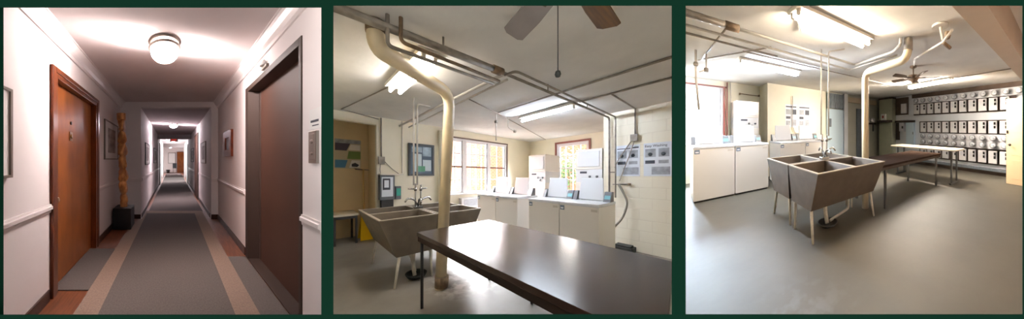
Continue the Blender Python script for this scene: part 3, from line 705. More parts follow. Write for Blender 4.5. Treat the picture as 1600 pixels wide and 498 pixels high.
    B().box(1.64, 1.76, 5.31, 5.395, .92, 1.22).build('body', M['terminal'], t, bevel=.01); B().box(1.655, 1.745, 5.30, 5.31, 1.0, 1.17).build('front', M['teal'], t)
    t = thing('conduit', 'thin metal conduit with junction box running down to the payment terminal', 'conduit', fr, (1.36, 5.37, 1.5))
    B().tube([(1.355, 5.375, 2.74), (1.36, 5.375, 1.86)], .014, 8).build('run', M['pipe_grey'], t); B().box(1.30, 1.42, 5.33, 5.395, 1.72, 1.88).build('junction_box', M['pipe_grey'], t)
    B().tube([(1.40, 5.37, 1.80), (1.60, 5.375, 1.60), (1.72, 5.375, 1.51)], .007, 6).tube([(1.34, 5.37, 1.74), (1.33, 5.36, 1.6), (1.34, 5.36, 1.51)], .007, 6).build('cable', M['pipe_grey'], t)
    pipe(fr, 'conduit', [(1.80, 5.375, 2.74), (1.80, 5.375, 1.52)], .011, M['pipe_white'], 'pale conduit down the wall between payment terminal and framed picture', 'conduit')
    # framed picture
    t = thing('framed_picture', 'dark-framed picture of a bright blue window scene on the cream wall', 'picture', fr, (2.27, 5.38, 1.45))
    f = B(); a0, a1, z0, z1 = 1.95, 2.60, 1.46, 2.25
    f.box(a0, a0 + .05, 5.365, 5.398, z0, z1).box(a1 - .05, a1, 5.365, 5.398, z0, z1).box(a0 + .05, a1 - .05, 5.365, 5.398, z0, z0 + .05).box(a0 + .05, a1 - .05, 5.365, 5.398, z1 - .05, z1)
    f.build('frame', M['tv_dark'], t); im = B().box(a0 + .05, a1 - .05, 5.38, 5.395, z0 + .05, z1 - .05).build('print', M['pic_dark'], t)
    for (x0, x1, y0, y1, m) in ((2.07, 2.27, 1.56, 2.0, 'pic_cool'), (2.30, 2.52, 1.95, 2.18, 'pic_sky'), (2.30, 2.52, 1.58, 1.86, 'pic_cool'), (2.03, 2.28, 2.04, 2.17, 'pic_sky'), (2.18, 2.36, 1.56, 1.70, 'pic_green')):
        B().box(x0, x1, 5.377 - .0004 * (m == 'pic_green'), 5.38, y0, y1).build('printed_shape', M[m], im)
    pipe(fr, 'wall_pipe', [(2.76, 5.34, 2.65), (2.76, 5.34, .0)], .05, M['cream'], 'thick cream vertical pipe boxed against the wall left of the large window', fl=0)
    t = thing('wall_heater', 'white wall air unit with grey grille under the large window', 'air unit', fr, (3.7, 5.36, .55))
    B().box(3.36, 4.06, 5.26, 5.395, .50, .83).build('housing', M['win_frame'], t, bevel=.01)
    g = B()
    for k in range(6): g.box(3.44, 3.98, 5.25, 5.26, .60 + k * .033, .618 + k * .033)
    g.build('grille', M['print_grey'], t)
    # washers: two pairs along the washer side
    xw = lambda b: (lambda w, d, z: (3.45 + d, b - w, z))
    w = washer_set(fr, xw(2.90), .715, 1.0, 'white washing machine third from the large window, first of the pair nearest the block wall', 'open-lidded washers with the long table in front')
    for b, lb in ((2.18, 'white washing machine at the end of the row nearest the block wall posters'), (4.64, 'white washing machine nearest the large window'), (3.92, 'second white washing machine from the large window, left of the gap in the row')):
        dup(w, fr.vec(0, b - 2.90), lb)
    dryer_tower(fr, lambda w, d, z: (4.72 + d, 3.97 - w, z), .56, 2.02, 'white stacked dryer left of the window with the shrub')
    dryer_tower(fr, lambda w, d, z: (4.72 + d, 2.55 - w, z), .60, 2.05, 'white stacked dryer right of the window with the shrub')
    # posters on the block wall
    def guide(b0, b1, label, title):
        t = thing('instruction_poster', label, 'poster', fr, (J, (b0 + b1) / 2, 1.45))
        B().box(J - .006, J - .001, b1, b0, 1.45, 2.06).build('sheet', M['print_pale'], t)
        x = J - .008; w = b0 - b1
        if title: B().text(title, (x, b0 - .02, 1.985), (0, -1, 0), .062, (-1, 0, 0)).build('lettering', M['print_dark'], t)
        else: B().box(x, J - .006, b0 - w * .62, b0 - .02, 1.985, 2.0).box(x, J - .006, b0 - w * .95, b0 - w * .7, 1.99, 2.015).build('title_bar', M['print_dark'], t)
        for (f0, f1, z0, z1, m) in ((.06, .45, 1.80, 1.95, 'print_grey'), (.55, .92, 1.80, 1.95, 'print_grey'), (.06, .42, 1.68, 1.74, 'print_dark'), (.55, .9, 1.68, 1.74, 'print_grey'), (.3, .95, 1.48, 1.62, 'print_grey')):
            B().box(x, J - .006, b0 - w * f1, b0 - w * f0, z0, z1).build('printed_panel', M[m], t)
        for f in (.25, .72): B().lathe((J - .0065, b0 - w * f, 1.85), [(.034, 0), (.034, -.004), (.0, -.004)], 12, 'x').build('printed_figure', M['tv_dark'], t)
    guide(1.675, 1.25, 'white laundry instruction poster behind the diagonal conduit on the block wall', None)
    guide(1.19, .765, 'white poster titled Easy Washing on the block wall nearest the right edge', 'Easy Washing')
    # electric box, hoses, floor box
    t = thing('junction_box', 'small metal junction box with conduits on the block wall above the posters', 'junction box', fr, (J - .04, 1.34, 2.12))
    B().box(J - .07, J - .001, 1.28, 1.40, 2.12, 2.25).build('box', M['pipe_grey'], t, bevel=.004)
    B().tube([(J - .03, 1.325, 2.25), (J - .03, 1.325, 2.745)], .014, 8).build('conduit', M['pipe_grey'], t)
    B().tube([(J - .045, 1.38, 2.14), (J - .045, 1.62, 1.78), (J - .045, 1.69, 1.62)], .010, 8).tube([(J - .045, 1.33, 2.13), (J - .045, 1.42, 1.85), (J - .045, 1.60, 1.35)], .009, 8).build('cable', M['pipe_grey'], t)
    t = thing('gas_pipe', 'short grey pipe stub and grey hose beside the last washer by the block wall', 'pipe', fr, (4.7, 1.5, .6))
    B().tube([(4.742, 1.80, 1.53), (4.742, 1.70, 1.53)], .010, 8).tube([(4.743, 1.74, 1.28), (4.743, 1.42, 1.29)], .010, 8).build('stub', M['pipe_grey'], t)
    B().lathe((4.71, 1.42, 1.27), [(.03, 0), (.03, .04), (0, .045)], 10).build('valve', M['pipe_rust'], t)
    B().tube(fillet([(4.68, 1.60, 1.28), (4.66, 1.52, 1.15), (4.64, 1.42, .95), (4.62, 1.50, .65), (4.45, 1.66, .40), (4.3, 1.72, .35)], .12), .022, 8).build('hose', M['hose'], t)
    tag(B().box(4.50, 4.72, 1.30, 1.66, 0, .10).box(4.53, 4.69, 1.34, 1.62, .10, .13).build('floor_box', M['rubber'], bevel=.01), 'low dark box on the floor at the foot of the block wall', 'box')
    # tubs
    tub_unit(fr, lambda l, s, z: (1.485 - s, 2.95 + l, z), 1.24, .765, 'stone double laundry tub on the open floor side, left of its twin')
    tub_unit(fr, lambda l, s, z: (1.505 + s, 4.19 - l, z), 1.24, .765, 'stone double laundry tub behind the cream drain pipe, its slope facing the washers')
    faucet(fr, 1.46, 3.60, .908, ((-.22, -.02), (.24, .03), (-.05, -.24)), 'chrome faucet with curved spouts between the stone tubs beside the cream pipe')
    pipe(fr, 'supply_pipe', [(1.40, 3.63, 1.30), (1.40, 3.63, 2.74)], .014, M['pipe_white'], 'thin pale water pipe rising from the faucet, left of two', fl=0, group=None)
    pipe(fr, 'supply_pipe', [(1.47, 3.66, 1.30), (1.47, 3.66, 2.66), (1.70, 3.66, 2.66)], .014, M['pipe_white'], 'thin pale water pipe rising from the faucet, right of two with an elbow on top')
    t = thing('floor_drain', 'dark floor drain bowl with white trap pipes under the stone tubs', 'drain', fr, (1.25, 3.15, 0))
    B().lathe((1.25, 3.15, 0), [(.06, 0), (.12, .012), (.15, .06), (.13, .06), (.10, .02), (0, .02)], 18).build('bowl', M['rubber'], t)
    B().tube(fillet([(1.25, 3.25, .43), (1.25, 3.25, .22), (1.22, 3.17, .12), (1.23, 3.15, .03)], .06), .028, 8).tube(fillet([(1.28, 3.8, .43), (1.28, 3.8, .28), (1.27, 3.4, .24), (1.26, 3.22, .06)], .06), .024, 8).build('trap', M['leg_white'], t)
    # long work table
    t = thing('work_table', 'long dark brown laminate work table with thick edge in front of the washers', 'table', fr, (1.48, 1.4, 0))
    zt = .83
    B().prism([(.965, .17), (2.0, .315), (2.0, 2.42), (.965, 2.42)], zt - .045, zt).build('table_top', M['table'], t, bevel=.004)
    B().prism([(.975, .18), (1.99, .325), (1.99, 2.41), (.975, 2.41)], zt - .10, zt - .045).build('apron', M['table_edge'], t)
    for a, b in ((1.0, 2.36), (1.96, 2.36), (1.0, .27), (1.96, .40), (1.96, 1.6)): B().tube([(a, b, 0), (a, b, zt - .06)], .017, 10).build('leg', M['dark_metal'], t)
    # cream drain pipe
    P = [(.487, 2.09, 2.75), (.487, 2.09, 2.54), (1.48, 2.60, 2.54), (1.352, 2.617, .0)]
    pipe(fr, 'drain_pipe', P, .072, M['pipe_cream'], 'fat cream drain pipe bending from the ceiling down past the stone tubs', fl=.20, n=18,
         collars=[((.487, 2.09, 2.66), (.487, 2.09, 2.75), .08), ((1.366, 2.615, .02), (1.372, 2.615, .16), .088)], cm=M['pipe_rust'])
    # ceiling pipes
    t = thing('ceiling_pipe', 'long grey ceiling pipe crossing the laundry and dropping down by the block wall', 'pipe', fr, (.1, 1.95, 2.65))
    B().tube([(-.1, 1.975, 2.655), (1.68, 1.86, 2.655)], .034, 12).build('thick_run', M['pipe_grey'], t)
    B().tube(fillet([(1.66, 1.86, 2.655), (4.70, 1.79, 2.655), (4.70, 1.79, 1.02)], .08), .019, 10).build('thin_run', M['pipe_grey'], t)
    B().tube([(1.60, 1.866, 2.655), (1.74, 1.858, 2.655)], .045, 12).build('coupling', M['pipe_rust'], t)
    for a in (1.0, 2.6, 3.8): B().tube([(a, 1.83 + .05 * (a < 2), 2.66), (a, 1.83 + .05 * (a < 2), 2.754)], .010, 6).build('hanger', M['pipe_grey'], t)
    pipe(fr, 'ceiling_pipe', [(1.78, 1.86, 2.635), (1.80, 1.70, 2.635), (4.66, 1.655, 2.635), (4.66, 1.655, 1.02)], .015, M['pipe_grey'], 'thin grey ceiling pipe running just beside the long grey pipe', fl=.07)
    pipe(fr, 'ceiling_pipe', [(.53, 1.92, 2.75), (.53, 1.92, 2.50), (1.72, 1.98, 2.55)], .016, M['pipe_grey'], 'small grey pipe dropping from the ceiling beside the fat cream pipe', fl=.05)
    pipe(fr, 'ceiling_pipe', [(.62, 1.88, 2.75), (.62, 1.88, 2.55), (1.76, 1.93, 2.58)], .016, M['pipe_rust'], 'small rusty pipe dropping from the ceiling, second from the fat cream pipe', fl=.05)
    pipe(fr, 'ceiling_pipe', [(1.73, 1.84, 2.62), (1.74, 5.36, 2.62)], .022, M['pipe_white'], 'pale ceiling pipe running to the window-side wall, thicker of the two', fl=0)
    pipe(fr, 'ceiling_pipe', [(1.86, 1.90, 2.62), (1.95, 5.36, 2.62)], .015, M['pipe_white'], 'pale ceiling pipe running to the window-side wall, thinner of the two', fl=0)
    pipe(fr, 'ceiling_conduit', [(2.97, 3.30, 2.738), (2.96, .45, 2.738)], .014, M['pipe_grey'], 'grey ceiling conduit ahead of the single-tube light toward the right wall', 'conduit', fl=0)
    pipe(fr, 'ceiling_conduit', [(3.58, 1.86, 2.738), (3.58, .56, 2.738)], .014, M['pipe_grey'], 'grey ceiling conduit leading on from the single-tube light', 'conduit', fl=0)
    pipe(fr, 'ceiling_conduit', [(3.58, 1.34, 2.738), (4.74, 1.32, 2.738)], .013, M['pipe_grey'], 'short grey ceiling conduit leading to the junction box on the block wall', 'conduit', fl=0)
    pipe(fr, 'ceiling_conduit', [(2.10, 3.06, 2.738), (3.04, 3.36, 2.738), (6.40, 4.60, 2.738)], .010, M['pipe_grey'], 'thin ceiling conduit slanting toward the far room corner', 'conduit', fl=0)
    pipe(fr, 'ceiling_conduit', [(.98, 3.35, 2.738), (.62, 5.2, 2.738), (1.30, 5.36, 2.70)], .010, M['pipe_grey'], 'thin ceiling conduit leading from the twin-tube light to the alcove', 'conduit', fl=0)
    for k, (a, b, lb) in enumerate(((3.05, 3.45, 'small valve with a dangling pipe under the ceiling near the window, left of two'), (3.40, 3.45, 'small hooked pipe valve under the ceiling near the window, right of two'))):
        t = thing('pipe_valve', lb, 'valve', fr, (a, b, 2.4))
        B().tube(fillet([(a, b, 2.75), (a, b, 2.52), (a + (.25 if k else .02), b + .02, 2.47 if k else 2.2)], .08), .012, 8).build('pipe', M['pipe_white'], t)
        B().lathe((a + (.22 if k else 0), b, 2.44 if k else 2.56), [(.03, 0), (.036, .03), (.03, .06)], 10).build('valve_body', M['pipe_grey'], t)
    tube_light(fr, .87, 1.11, 2.12, 3.28, 2.72, 2, M['tube_r2'], 'twin-tube fluorescent ceiling light behind the fat cream pipe', 'b')
    tube_light(fr, 3.50, 3.60, 1.92, 3.22, 2.74, 1, M['tube_cool'], 'single-tube fluorescent ceiling light above the washers', 'b')
    f = ceiling_fan(fr, (1.042, .591), .60, 2.75, .21, 5, math.radians(3), 'ceiling fan with wooden and dusty grey blades over the long brown table', [M['blade_wood'], M['blade_grey']], .16)
    B().tube([(.955, .612, 1.98), (.955, .612, 2.44), (1.0, .60, 2.47)], .003, 5).build('pull_chain', M['dark_metal'], f)
    B().lathe((.955, .612, 1.945), [(0, 0), (.012, .004), (.016, .016), (.012, .03), (.0, .036)], 12).build('pull_ball', M['rubber'], f)
wash()

# =================================================================== TUB AND METER ROOM (right)
ORD = ['first', 'second', 'third', 'fourth', 'fifth', 'sixth', 'seventh', 'eighth', 'ninth', 'tenth', 'eleventh', 'twelfth']
def tubs():
    fr = TUBS; B = lambda: MB(fr); C = 2.726; WB = 6.62; J = 5.95; MW = 7.19
    S = lambda mb, n, m, **k: struct(mb.build(n, m, **k))
    area = [(-1, -.24), (7.35, -.24), (7.35, 6.10), (2.3, 6.10), (2.3, 6.76), (-1, 6.76)]
    slab(fr, area, -.12, 0, 'floor_meter_room', M['floor3'], [R23, FRONT])
    slab(fr, area, C, C + .12, 'ceiling_meter_room', M['ceil'], [R23, FRONT])
    w0, w1, wz0, wz1 = .30, 1.17, 1.02, 2.54
    mb = B(); mb.box(w1, 2.25, WB, WB + .12, 0, C).box(.24, w0, WB, WB + .12, 0, C).box(w0, w1, WB, WB + .12, 0, wz0).box(w0, w1, WB, WB + .12, wz1, C)
    S(mb, 'wall_window_end', M['cream'])
    S(B().box(2.15, 4.20, J, J + .12, 0, C).box(2.15, 2.25, J + .12, WB, 0, C), 'wall_poster_side', M['cream'])
    S(B().box(4.20, MW, J, J + .12, 0, C), 'wall_cabinet_side', M['grey_panel'])
    S(B().box(MW, MW + .12, -.22, 6.07, 0, C), 'wall_meter_side', M['lav_wall'])
    S(B().box(1.25, MW, -.22, -.12, 0, C).box(6.30, 6.40, -.12, .16, 0, C), 'wall_far_right', M['beam'])
    S(B().box(.9, MW, .41, .60, 2.376, C), 'beam_ceiling', M['beam'])
    S(B().box(MW - .05, MW, .30, 4.22, 2.585, C), 'trim_20', M['dark_band'])
    S(B().box(MW - .02, MW, .3, 4.2, 0, .11), 'baseboard_meter_side', M['dark_band'])
    # window
    t = S(B().box(w0, w1, WB - .01, WB + .1, wz1 - .05, wz1).box(w0, w0 + .05, WB - .01, WB + .1, wz0, wz1 - .05).box(w1 - .05, w1, WB - .01, WB + .1, wz0, wz1 - .05).box(w0, w1 + .04, WB - .07, WB + .1, wz0 - .03, wz0), 'window_3', M['win_frame'])
    bars(fr, 'sash', t, w0 + .05, w1 - .05, wz0, wz1 - .05, 2, 2, WB + .03, M['win_frame'])
    B().box(w0, w1 + .08, WB - .03, WB, wz1, wz1 + .04).box(w1 + .0, w1 + .05, WB - .03, WB, wz0, wz1).build('red_trim', M['win_red'], t)
    S(B().box(-.3, 2.2, 6.8, 11, -.6, -.3), 'ground_yard', M['ext_ground'])
    pipe(fr, 'wall_pipe', [(1.26, WB - .05, 2.70), (1.26, WB - .05, 1.1)], .016, M['win_red'], 'rust-red vertical pipe beside the bright window', fl=0)
    pipe(fr, 'wall_pipe', [(1.34, WB - .05, 2.72), (1.36, WB - .05, 1.2)], .012, M['pipe_white'], 'thin pale pipe between the rust-red pipe and the stacked dryer', fl=0)
    t = thing('wall_rod', 'thin horizontal metal rod on the cream wall above the stacked dryer', 'rod', fr, (1.95, WB - .06, 2.39))
    B().tube([(1.56, WB - .08, 2.42), (2.13, WB - .08, 2.40)], .012, 8).build('rod', M['pipe_rust'], t)
    for a in (1.58, 2.11): B().box(a - .012, a + .012, WB - .09, WB, 2.39, 2.44).build('bracket', M['pipe_rust'], t)
    # washers
    xw = lambda a, b=4.80: (lambda w, d, z: (a + w, b + d, z))
    w = washer_set(fr, xw(.37), .69, 1.075, 'white washing machine nearest the bright window, frontmost of the row', 'open-lidded washers behind the tubs')
    dup(w, fr.vec(.695, 0), 'second white washing machine from the bright window, in front of the stacked dryer')
    dup(w, fr.vec(1.66, .0), 'third white washing machine from the bright window, first past the gap')
    dup(w, fr.vec(2.355, .0), 'white washing machine at the end of the row under the two instruction posters')
    dryer_tower(fr, lambda w, d, z: (1.36 + w, 5.96 + d * .87, z), .55, 2.15, 'white stacked dryer standing behind the washers beside the bright window')
    # posters
    for a0, a1, lb in ((2.68, 3.08, 'white laundry instruction poster nearest the stacked dryer, left of two'), (3.13, 3.55, 'white laundry instruction poster nearest the blue door, right of two')):
        t = thing('instruction_poster', lb, 'poster', fr, ((a0 + a1) / 2, J, 1.43)); x = J - .008; w = a1 - a0
        B().box(a0, a1, J - .006, J - .001, 1.44, 2.15).build('sheet', M['print_pale'], t)
        B().box(a0 + .02, a1 - .03, x, J - .006, 2.06, 2.10).build('title_bar', M['print_dark'], t)
        for (f0, f1, z0, z1, m) in ((.06, .45, 1.84, 2.0, 'print_grey'), (.55, .92, 1.84, 2.0, 'print_dark'), (.06, .42, 1.7, 1.78, 'print_dark'), (.06, .4, 1.5, 1.64, 'print_grey'), (.55, .9, 1.48, 1.68, 'print_grey')):
            B().box(a0 + w * f0, a0 + w * f1, x, J - .006, z0, z1).build('printed_panel', M[m], t)
    pipe(fr, 'wall_pipe', [(2.90, J - .04, 2.42), (2.90, J - .04, 1.46), (2.98, J - .04, 1.25), (3.2, J - .04, 1.22)], .010, M['pipe_grey'], 'thin bent conduit running down between the two instruction posters', 'conduit')
    # tubs, faucet, pipes below
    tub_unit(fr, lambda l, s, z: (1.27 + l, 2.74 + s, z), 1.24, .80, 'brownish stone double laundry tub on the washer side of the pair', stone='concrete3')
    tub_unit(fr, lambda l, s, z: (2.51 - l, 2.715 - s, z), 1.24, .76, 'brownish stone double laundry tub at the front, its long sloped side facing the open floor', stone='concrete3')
    faucet(fr, 1.90, 2.73, .908, ((-.04, -.24), (.05, .24), (.24, .02)), 'chrome faucet with tall valves over the brownish stone tubs')
    pipe(fr, 'supply_pipe', [(1.855, 2.76, 1.32), (1.855, 2.76, 2.72)], .013, M['pipe_white'], 'thin pale water pipe above the chrome faucet, left of two', fl=0)
    pipe(fr, 'supply_pipe', [(1.96, 2.70, 1.30), (1.96, 2.70, 2.70), (2.10, 2.45, 2.70)], .013, M['pipe_white'], 'thin pale water pipe above the chrome faucet, right of two with a bend on top')
    t = thing('floor_drain', 'dark floor drain with white trap pipes beneath the brownish stone tubs', 'drain', fr, (1.74, 2.42, 0))
    B().lathe((1.74, 2.42, 0), [(.06, 0), (.12, .01), (.15, .05), (.13, .05), (.10, .02), (0, .02)], 18).build('bowl', M['rubber'], t)
    B().tube(fillet([(1.72, 2.45, .44), (1.72, 2.45, .2), (1.73, 2.42, .03)], .05), .03, 8).tube(fillet([(2.2, 2.48, .44), (2.2, 2.48, .10), (1.80, 2.44, .04)], .05), .022, 8).build('trap', M['leg_white'], t)
    t = thing('work_table', 'dark brown laminate work table beyond the stone tubs and the cream pipe', 'table', fr, (3.8, 2.55, 0))
    zt = .785
    B().box(2.68, 5.02, 2.15, 2.98, zt - .04, zt).build('table_top', M['table3'], t, bevel=.004); B().box(2.69, 5.01, 2.16, 2.97, zt - .09, zt - .04).build('apron', M['table_edge'], t)
    for a, b in ((2.83, 2.20), (2.83, 2.93), (4.85, 2.20), (4.72, 2.90)): B().box(a - .02, a + .02, b - .02, b + .02, 0, zt - .05).build('leg', M['dark_metal'], t)
    t = thing('folding_table', 'pale-topped folding table with dark metal legs near the meter wall', 'table', fr, (5.4, 2.8, 0))
    zt = .88
    B().box(5.10, 5.74, 1.84, 3.76, zt - .035, zt).build('table_top', M['white_top'], t, bevel=.005)
    for b in (1.98, 3.58):
        B().box(5.16, 5.68, b - .025, b + .025, 0, .035).build('foot', M['dark_metal'], t)
        for a in (5.24, 5.58): B().box(a - .02, a + .02, b - .02, b + .02, .035, zt - .035).build('leg', M['dark_metal'], t)
        B().box(5.20, 5.62, b - .02, b + .02, zt - .07, zt - .035).build('cross_rail', M['dark_metal'], t)
    # cream pipe
    pipe(fr, 'drain_pipe', [(2.54, 1.56, 2.72), (2.54, 1.57, 2.43), (2.59, 2.46, 2.42), (2.60, 2.47, 0)], .062, M['pipe_cream'], 'fat cream drain pipe bending from the ceiling to the floor behind the stone tubs', fl=.16, n=18,
         collars=[((2.54, 1.56, 2.55), (2.54, 1.56, 2.72), .066), ((2.60, 2.47, 2.2), (2.60, 2.47, 2.25), .067)], cm=M['pipe_grey'])
    # ceiling pipes
    t = thing('ceiling_pipe', 'thick brown ceiling pipe with coupling running toward the cream drain pipe', 'pipe', fr, (.3, 2.7, 2.62))
    B().tube([(-.05, 2.69, 2.63), (.55, 2.71, 2.63)], .040, 12).build('thick_run', M['pipe_grey'], t); B().tube([(.50, 2.71, 2.63), (.64, 2.715, 2.63)], .050, 12).build('coupling', M['pipe_rust'], t)
    B().tube(fillet([(.6, 2.715, 2.63), (2.62, 2.76, 2.63), (2.60, 1.86, 2.63), (2.44, 1.62, 2.63), (2.44, 1.62, 2.72)], .06), .023, 10).build('thin_run', M['pipe_white'], t)
    pipe(fr, 'ceiling_pipe', [(.10, 2.98, 2.61), (2.72, 3.02, 2.61), (2.70, 1.86, 2.60)], .018, M['pipe_white'], 'pale ceiling pipe running parallel to the thick brown one, washer side', fl=.06)
    pipe(fr, 'ceiling_pipe', [(.13, 3.25, 2.62), (1.35, 3.30, 2.62)], .016, M['pipe_grey'], 'thin dark ceiling pipe, third from the front fluorescent light', fl=0)
    pipe(fr, 'ceiling_conduit', [(.56, 2.9, 2.70), (.48, 4.7, 2.70)], .012, M['pipe_grey'], 'thin conduit crossing the ceiling toward the bright window', 'conduit', fl=0)
    pipe(fr, 'ceiling_conduit', [(.44, 4.75, 2.70), (1.20, 3.18, 2.70)], .013, M['pipe_grey'], 'thin conduit slanting over the ceiling to the long pipes', 'conduit', fl=0)
    pipe(fr, 'ceiling_conduit', [(.93, 3.69, 2.705), (4.85, 3.62, 2.705)], .013, M['pipe_grey'], 'long thin ceiling conduit beyond the light above the washers', 'conduit', fl=0)
    pipe(fr, 'ceiling_conduit', [(5.40, 1.95, 2.705), (5.42, .70, 2.705)], .012, M['pipe_grey'], 'thin ceiling conduit between the far fluorescent light and the beam', 'conduit', fl=0)
    pipe(fr, 'ceiling_conduit', [(1.30, 2.40, 2.71), (1.12, 2.16, 2.71)], .010, M['pipe_white'], 'short pale conduit beside the front end of the big fluorescent light', 'conduit', fl=0)
    t = thing('hanging_valve', 'cluster of valves hanging below the ceiling near the bright window', 'valve', fr, (.36, 4.3, 2.1))
    B().tube(fillet([(.36, 4.2, 2.72), (.36, 4.2, 2.3), (.42, 4.4, 1.75)], .1), .016, 8).tube(fillet([(.50, 4.2, 2.72), (.50, 4.2, 2.42), (.40, 4.2, 2.36)], .06), .013, 8).build('pipe', M['pipe_white'], t)
    B().lathe((.50, 4.2, 2.38), [(.03, 0), (.036, .03), (.03, .07)], 10).build('valve_body', M['pipe_grey'], t); B().lathe((.36, 4.2, 2.45), [(.026, 0), (.034, .03), (.026, .07)], 10).build('valve_body', M['pipe_grey'], t)
    t = thing('pipe_fitting', 'white pipe with valve fitting hanging from the ceiling near the beam', 'pipe', fr, (2.48, 1.05, 2.5))
    B().tube([(2.50, 1.08, 2.72), (2.47, 1.03, 2.50)], .020, 10).build('drop', M['pipe_white'], t)
    B().tube([(2.32, .87, 2.53), (2.47, 1.03, 2.49), (2.80, 1.60, 2.50), (3.55, 2.05, 2.66)], .016, 8).build('branch', M['pipe_white'], t)
    B().lathe((2.44, .97, 2.50), [(.03, 0), (.04, .03), (.03, .08)], 10).tube([(2.47, 1.03, 2.48), (2.60, 1.0, 2.44)], .022, 8).build('valve', M['pipe_rust'], t)
    tag(B().lathe((2.50, 1.08, 2.695), [(.10, 0), (.10, .03), (.03, .03)], 14).build('ceiling_flange', M['pipe_white']), 'white ceiling flange around the hanging pipe fitting', 'flange')
    tube_light(fr, .97, 2.13, 1.85, 2.09, 2.72, 2, M['tube_warm'], 'big twin-tube fluorescent light on the ceiling nearest the front', 'a')
    tube_light(fr, .96, 2.20, 4.05, 4.26, 2.72, 2, M['tube_cool'], 'twin-tube fluorescent light on the ceiling above the washers', 'a')
    tube_light(fr, 5.26, 5.44, 2.0, 3.28, 2.72, 2, M['tube_far'], 'fluorescent light on the ceiling in front of the meter wall, behind the fan', 'b')
    ceiling_fan(fr, (3.78, 2.20), .52, C, .23, 5, math.radians(20), 'brown ceiling fan hanging between the cream pipe and the meter wall', [M['fan_brown']], .11)
    # ---- electric meters
    x1 = MW - .001
    def trough(b0, b1, z0, z1, label):
        t = thing('meter_trough', label, 'meter trough', fr, (MW, (b0 + b1) / 2, z0))
        B().box(MW - .09, x1, b0, b1, z0, z1).build('housing', M['meter_panel'], t, bevel=.004)
    def tray(b0, b1, z0, z1, label):
        tag(B().box(MW - .03, x1, b0, b1, z0 + .002, z1 - .002).build('backboard', M['tray']), label, 'backboard')
    trough(.80, 4.14, 2.35, 2.56, 'long pale grey meter trough along the top of the meter wall')
    trough(1.12, 3.86, 1.01, 1.215, 'long pale grey meter trough in the middle of the meter wall, upper of two')
    trough(1.12, 3.86, .785, 1.005, 'long pale grey meter trough in the middle of the meter wall, lower of two')
    tray(.95, 4.15, 1.90, 2.35, 'dark backboard behind the top row of breaker boxes')
    tray(.95, 3.90, 1.215, 1.66, 'dark backboard behind the middle row of breaker boxes')
    tray(.95, 3.90, .30, .785, 'dark backboard behind the bottom row of breaker boxes')
    proto = {}
    def meter(b, z, label, group):
        if 'm' not in proto:
            t = thing('electric_meter', label, 'electric meter', fr, (MW, b, z), group)
            X = MW - .0905
            B().lathe((X, b, z), [(.088, -.001), (.090, -.03), (.080, -.034)], 18, 'x').build('ring', M['meter_ring'], t)
            B().lathe((X, b, z), [(.078, -.03), (.076, -.10), (.055, -.125), (0, -.13)], 18, 'x').build('glass_dome', M['meter_dome'], t)
            B().box(X - .134, X - .128, b - .04, b - .012, z - .02, z + .03).build('dial', M['print_grey'], t)
            proto['m'] = (t, b, z); return
        t, b0, z0 = proto['m']; dup(t, fr.vec(0, b - b0, z - z0), label)['group'] = group
    def breaker(b, z, label, group):
        if 'k' not in proto:
            t = thing('breaker_box', label, 'breaker box', fr, (MW, b, z), group)
            B().box(MW - .11, MW - .032, b - .105, b + .105, z - .185, z + .185).build('enclosure', M['breaker'], t, bevel=.005)
            for k in (0, 1): B().box(MW - .13, MW - .11, b - .075, b - .03, z - .01 + .11 * k - .03, z + .11 * k + .04).build('breaker_switch', M['black'], t)
            B().box(MW - .113, MW - .11, b + .0, b + .07, z - .02, z + .12).build('rating_label', M['meter_panel'], t)
            proto['k'] = (t, b, z); return
        t, b0, z0 = proto['k']; dup(t, fr.vec(0, b - b0, z - z0), label)['group'] = group
    for i in range(12): meter(3.99 - i * .2823, 2.455, f'round electric meter in the top row, {ORD[i]} from the left', 'meters along the top row')
    for i in range(11): breaker(3.995 - i * .2785, 2.13, f'white breaker box in the top row, {ORD[i]} from the left', 'breaker boxes in the top row')
    for i in range(10): breaker(3.715 - i * .277, 1.44, f'white breaker box in the middle row, {ORD[i]} from the left', 'breaker boxes in the middle row')
    for i in range(10): meter(3.70 - i * .277, 1.112, f'round electric meter in the upper middle row, {ORD[i]} from the left', 'meters along the upper middle row')
    for i in range(10): meter(3.70 - i * .277, .895, f'round electric meter in the lower middle row, {ORD[i]} from the left', 'meters along the lower middle row')
    for i in range(10): breaker(3.715 - i * .277, .54, f'white breaker box in the bottom row, {ORD[i]} from the left', 'breaker boxes in the bottom row')
    tag(B().box(MW - .10, x1, .5, 4.1, .12, .20).build('floor_duct', M['slate']), 'low dark cable duct along the foot of the meter wall', 'duct')
    # things left of the meters
    tag(B().box(MW - .04, x1, 4.40, 5.00, 1.95, 2.66).build('backboard', M['dark_band']), 'dark brown board on the wall left of the top breaker row', 'backboard')
    t = thing('fuse_panel', 'pale grey fuse panel mounted on the dark brown board', 'fuse panel', fr, (MW, 4.57, 2.0)); B().box(MW - .10, MW - .042, 4.45, 4.70, 2.0, 2.40).build('enclosure', M['meter_panel'], t, bevel=.005); B().box(MW - .104, MW - .10, 4.48, 4.67, 2.05, 2.35).build('cover', M['breaker'], t)
    tag(B().box(MW - .12, x1, 4.10, 4.98, 1.63, 1.71).build('cable_tray', M['tray']), 'dark cable tray above the pale blue panel door', 'cable tray')
    t = thing('service_panel', 'tall pale blue electrical panel door left of the meter rows', 'panel', fr, (MW, 4.28, .77)); B().box(MW - .09, x1, 4.11, 4.46, .74, 1.62).build('door', M['blue_door'], t, bevel=.005); B().box(MW - .10, MW - .09, 4.14, 4.16, 1.15, 1.25).build('latch', M['black'], t)
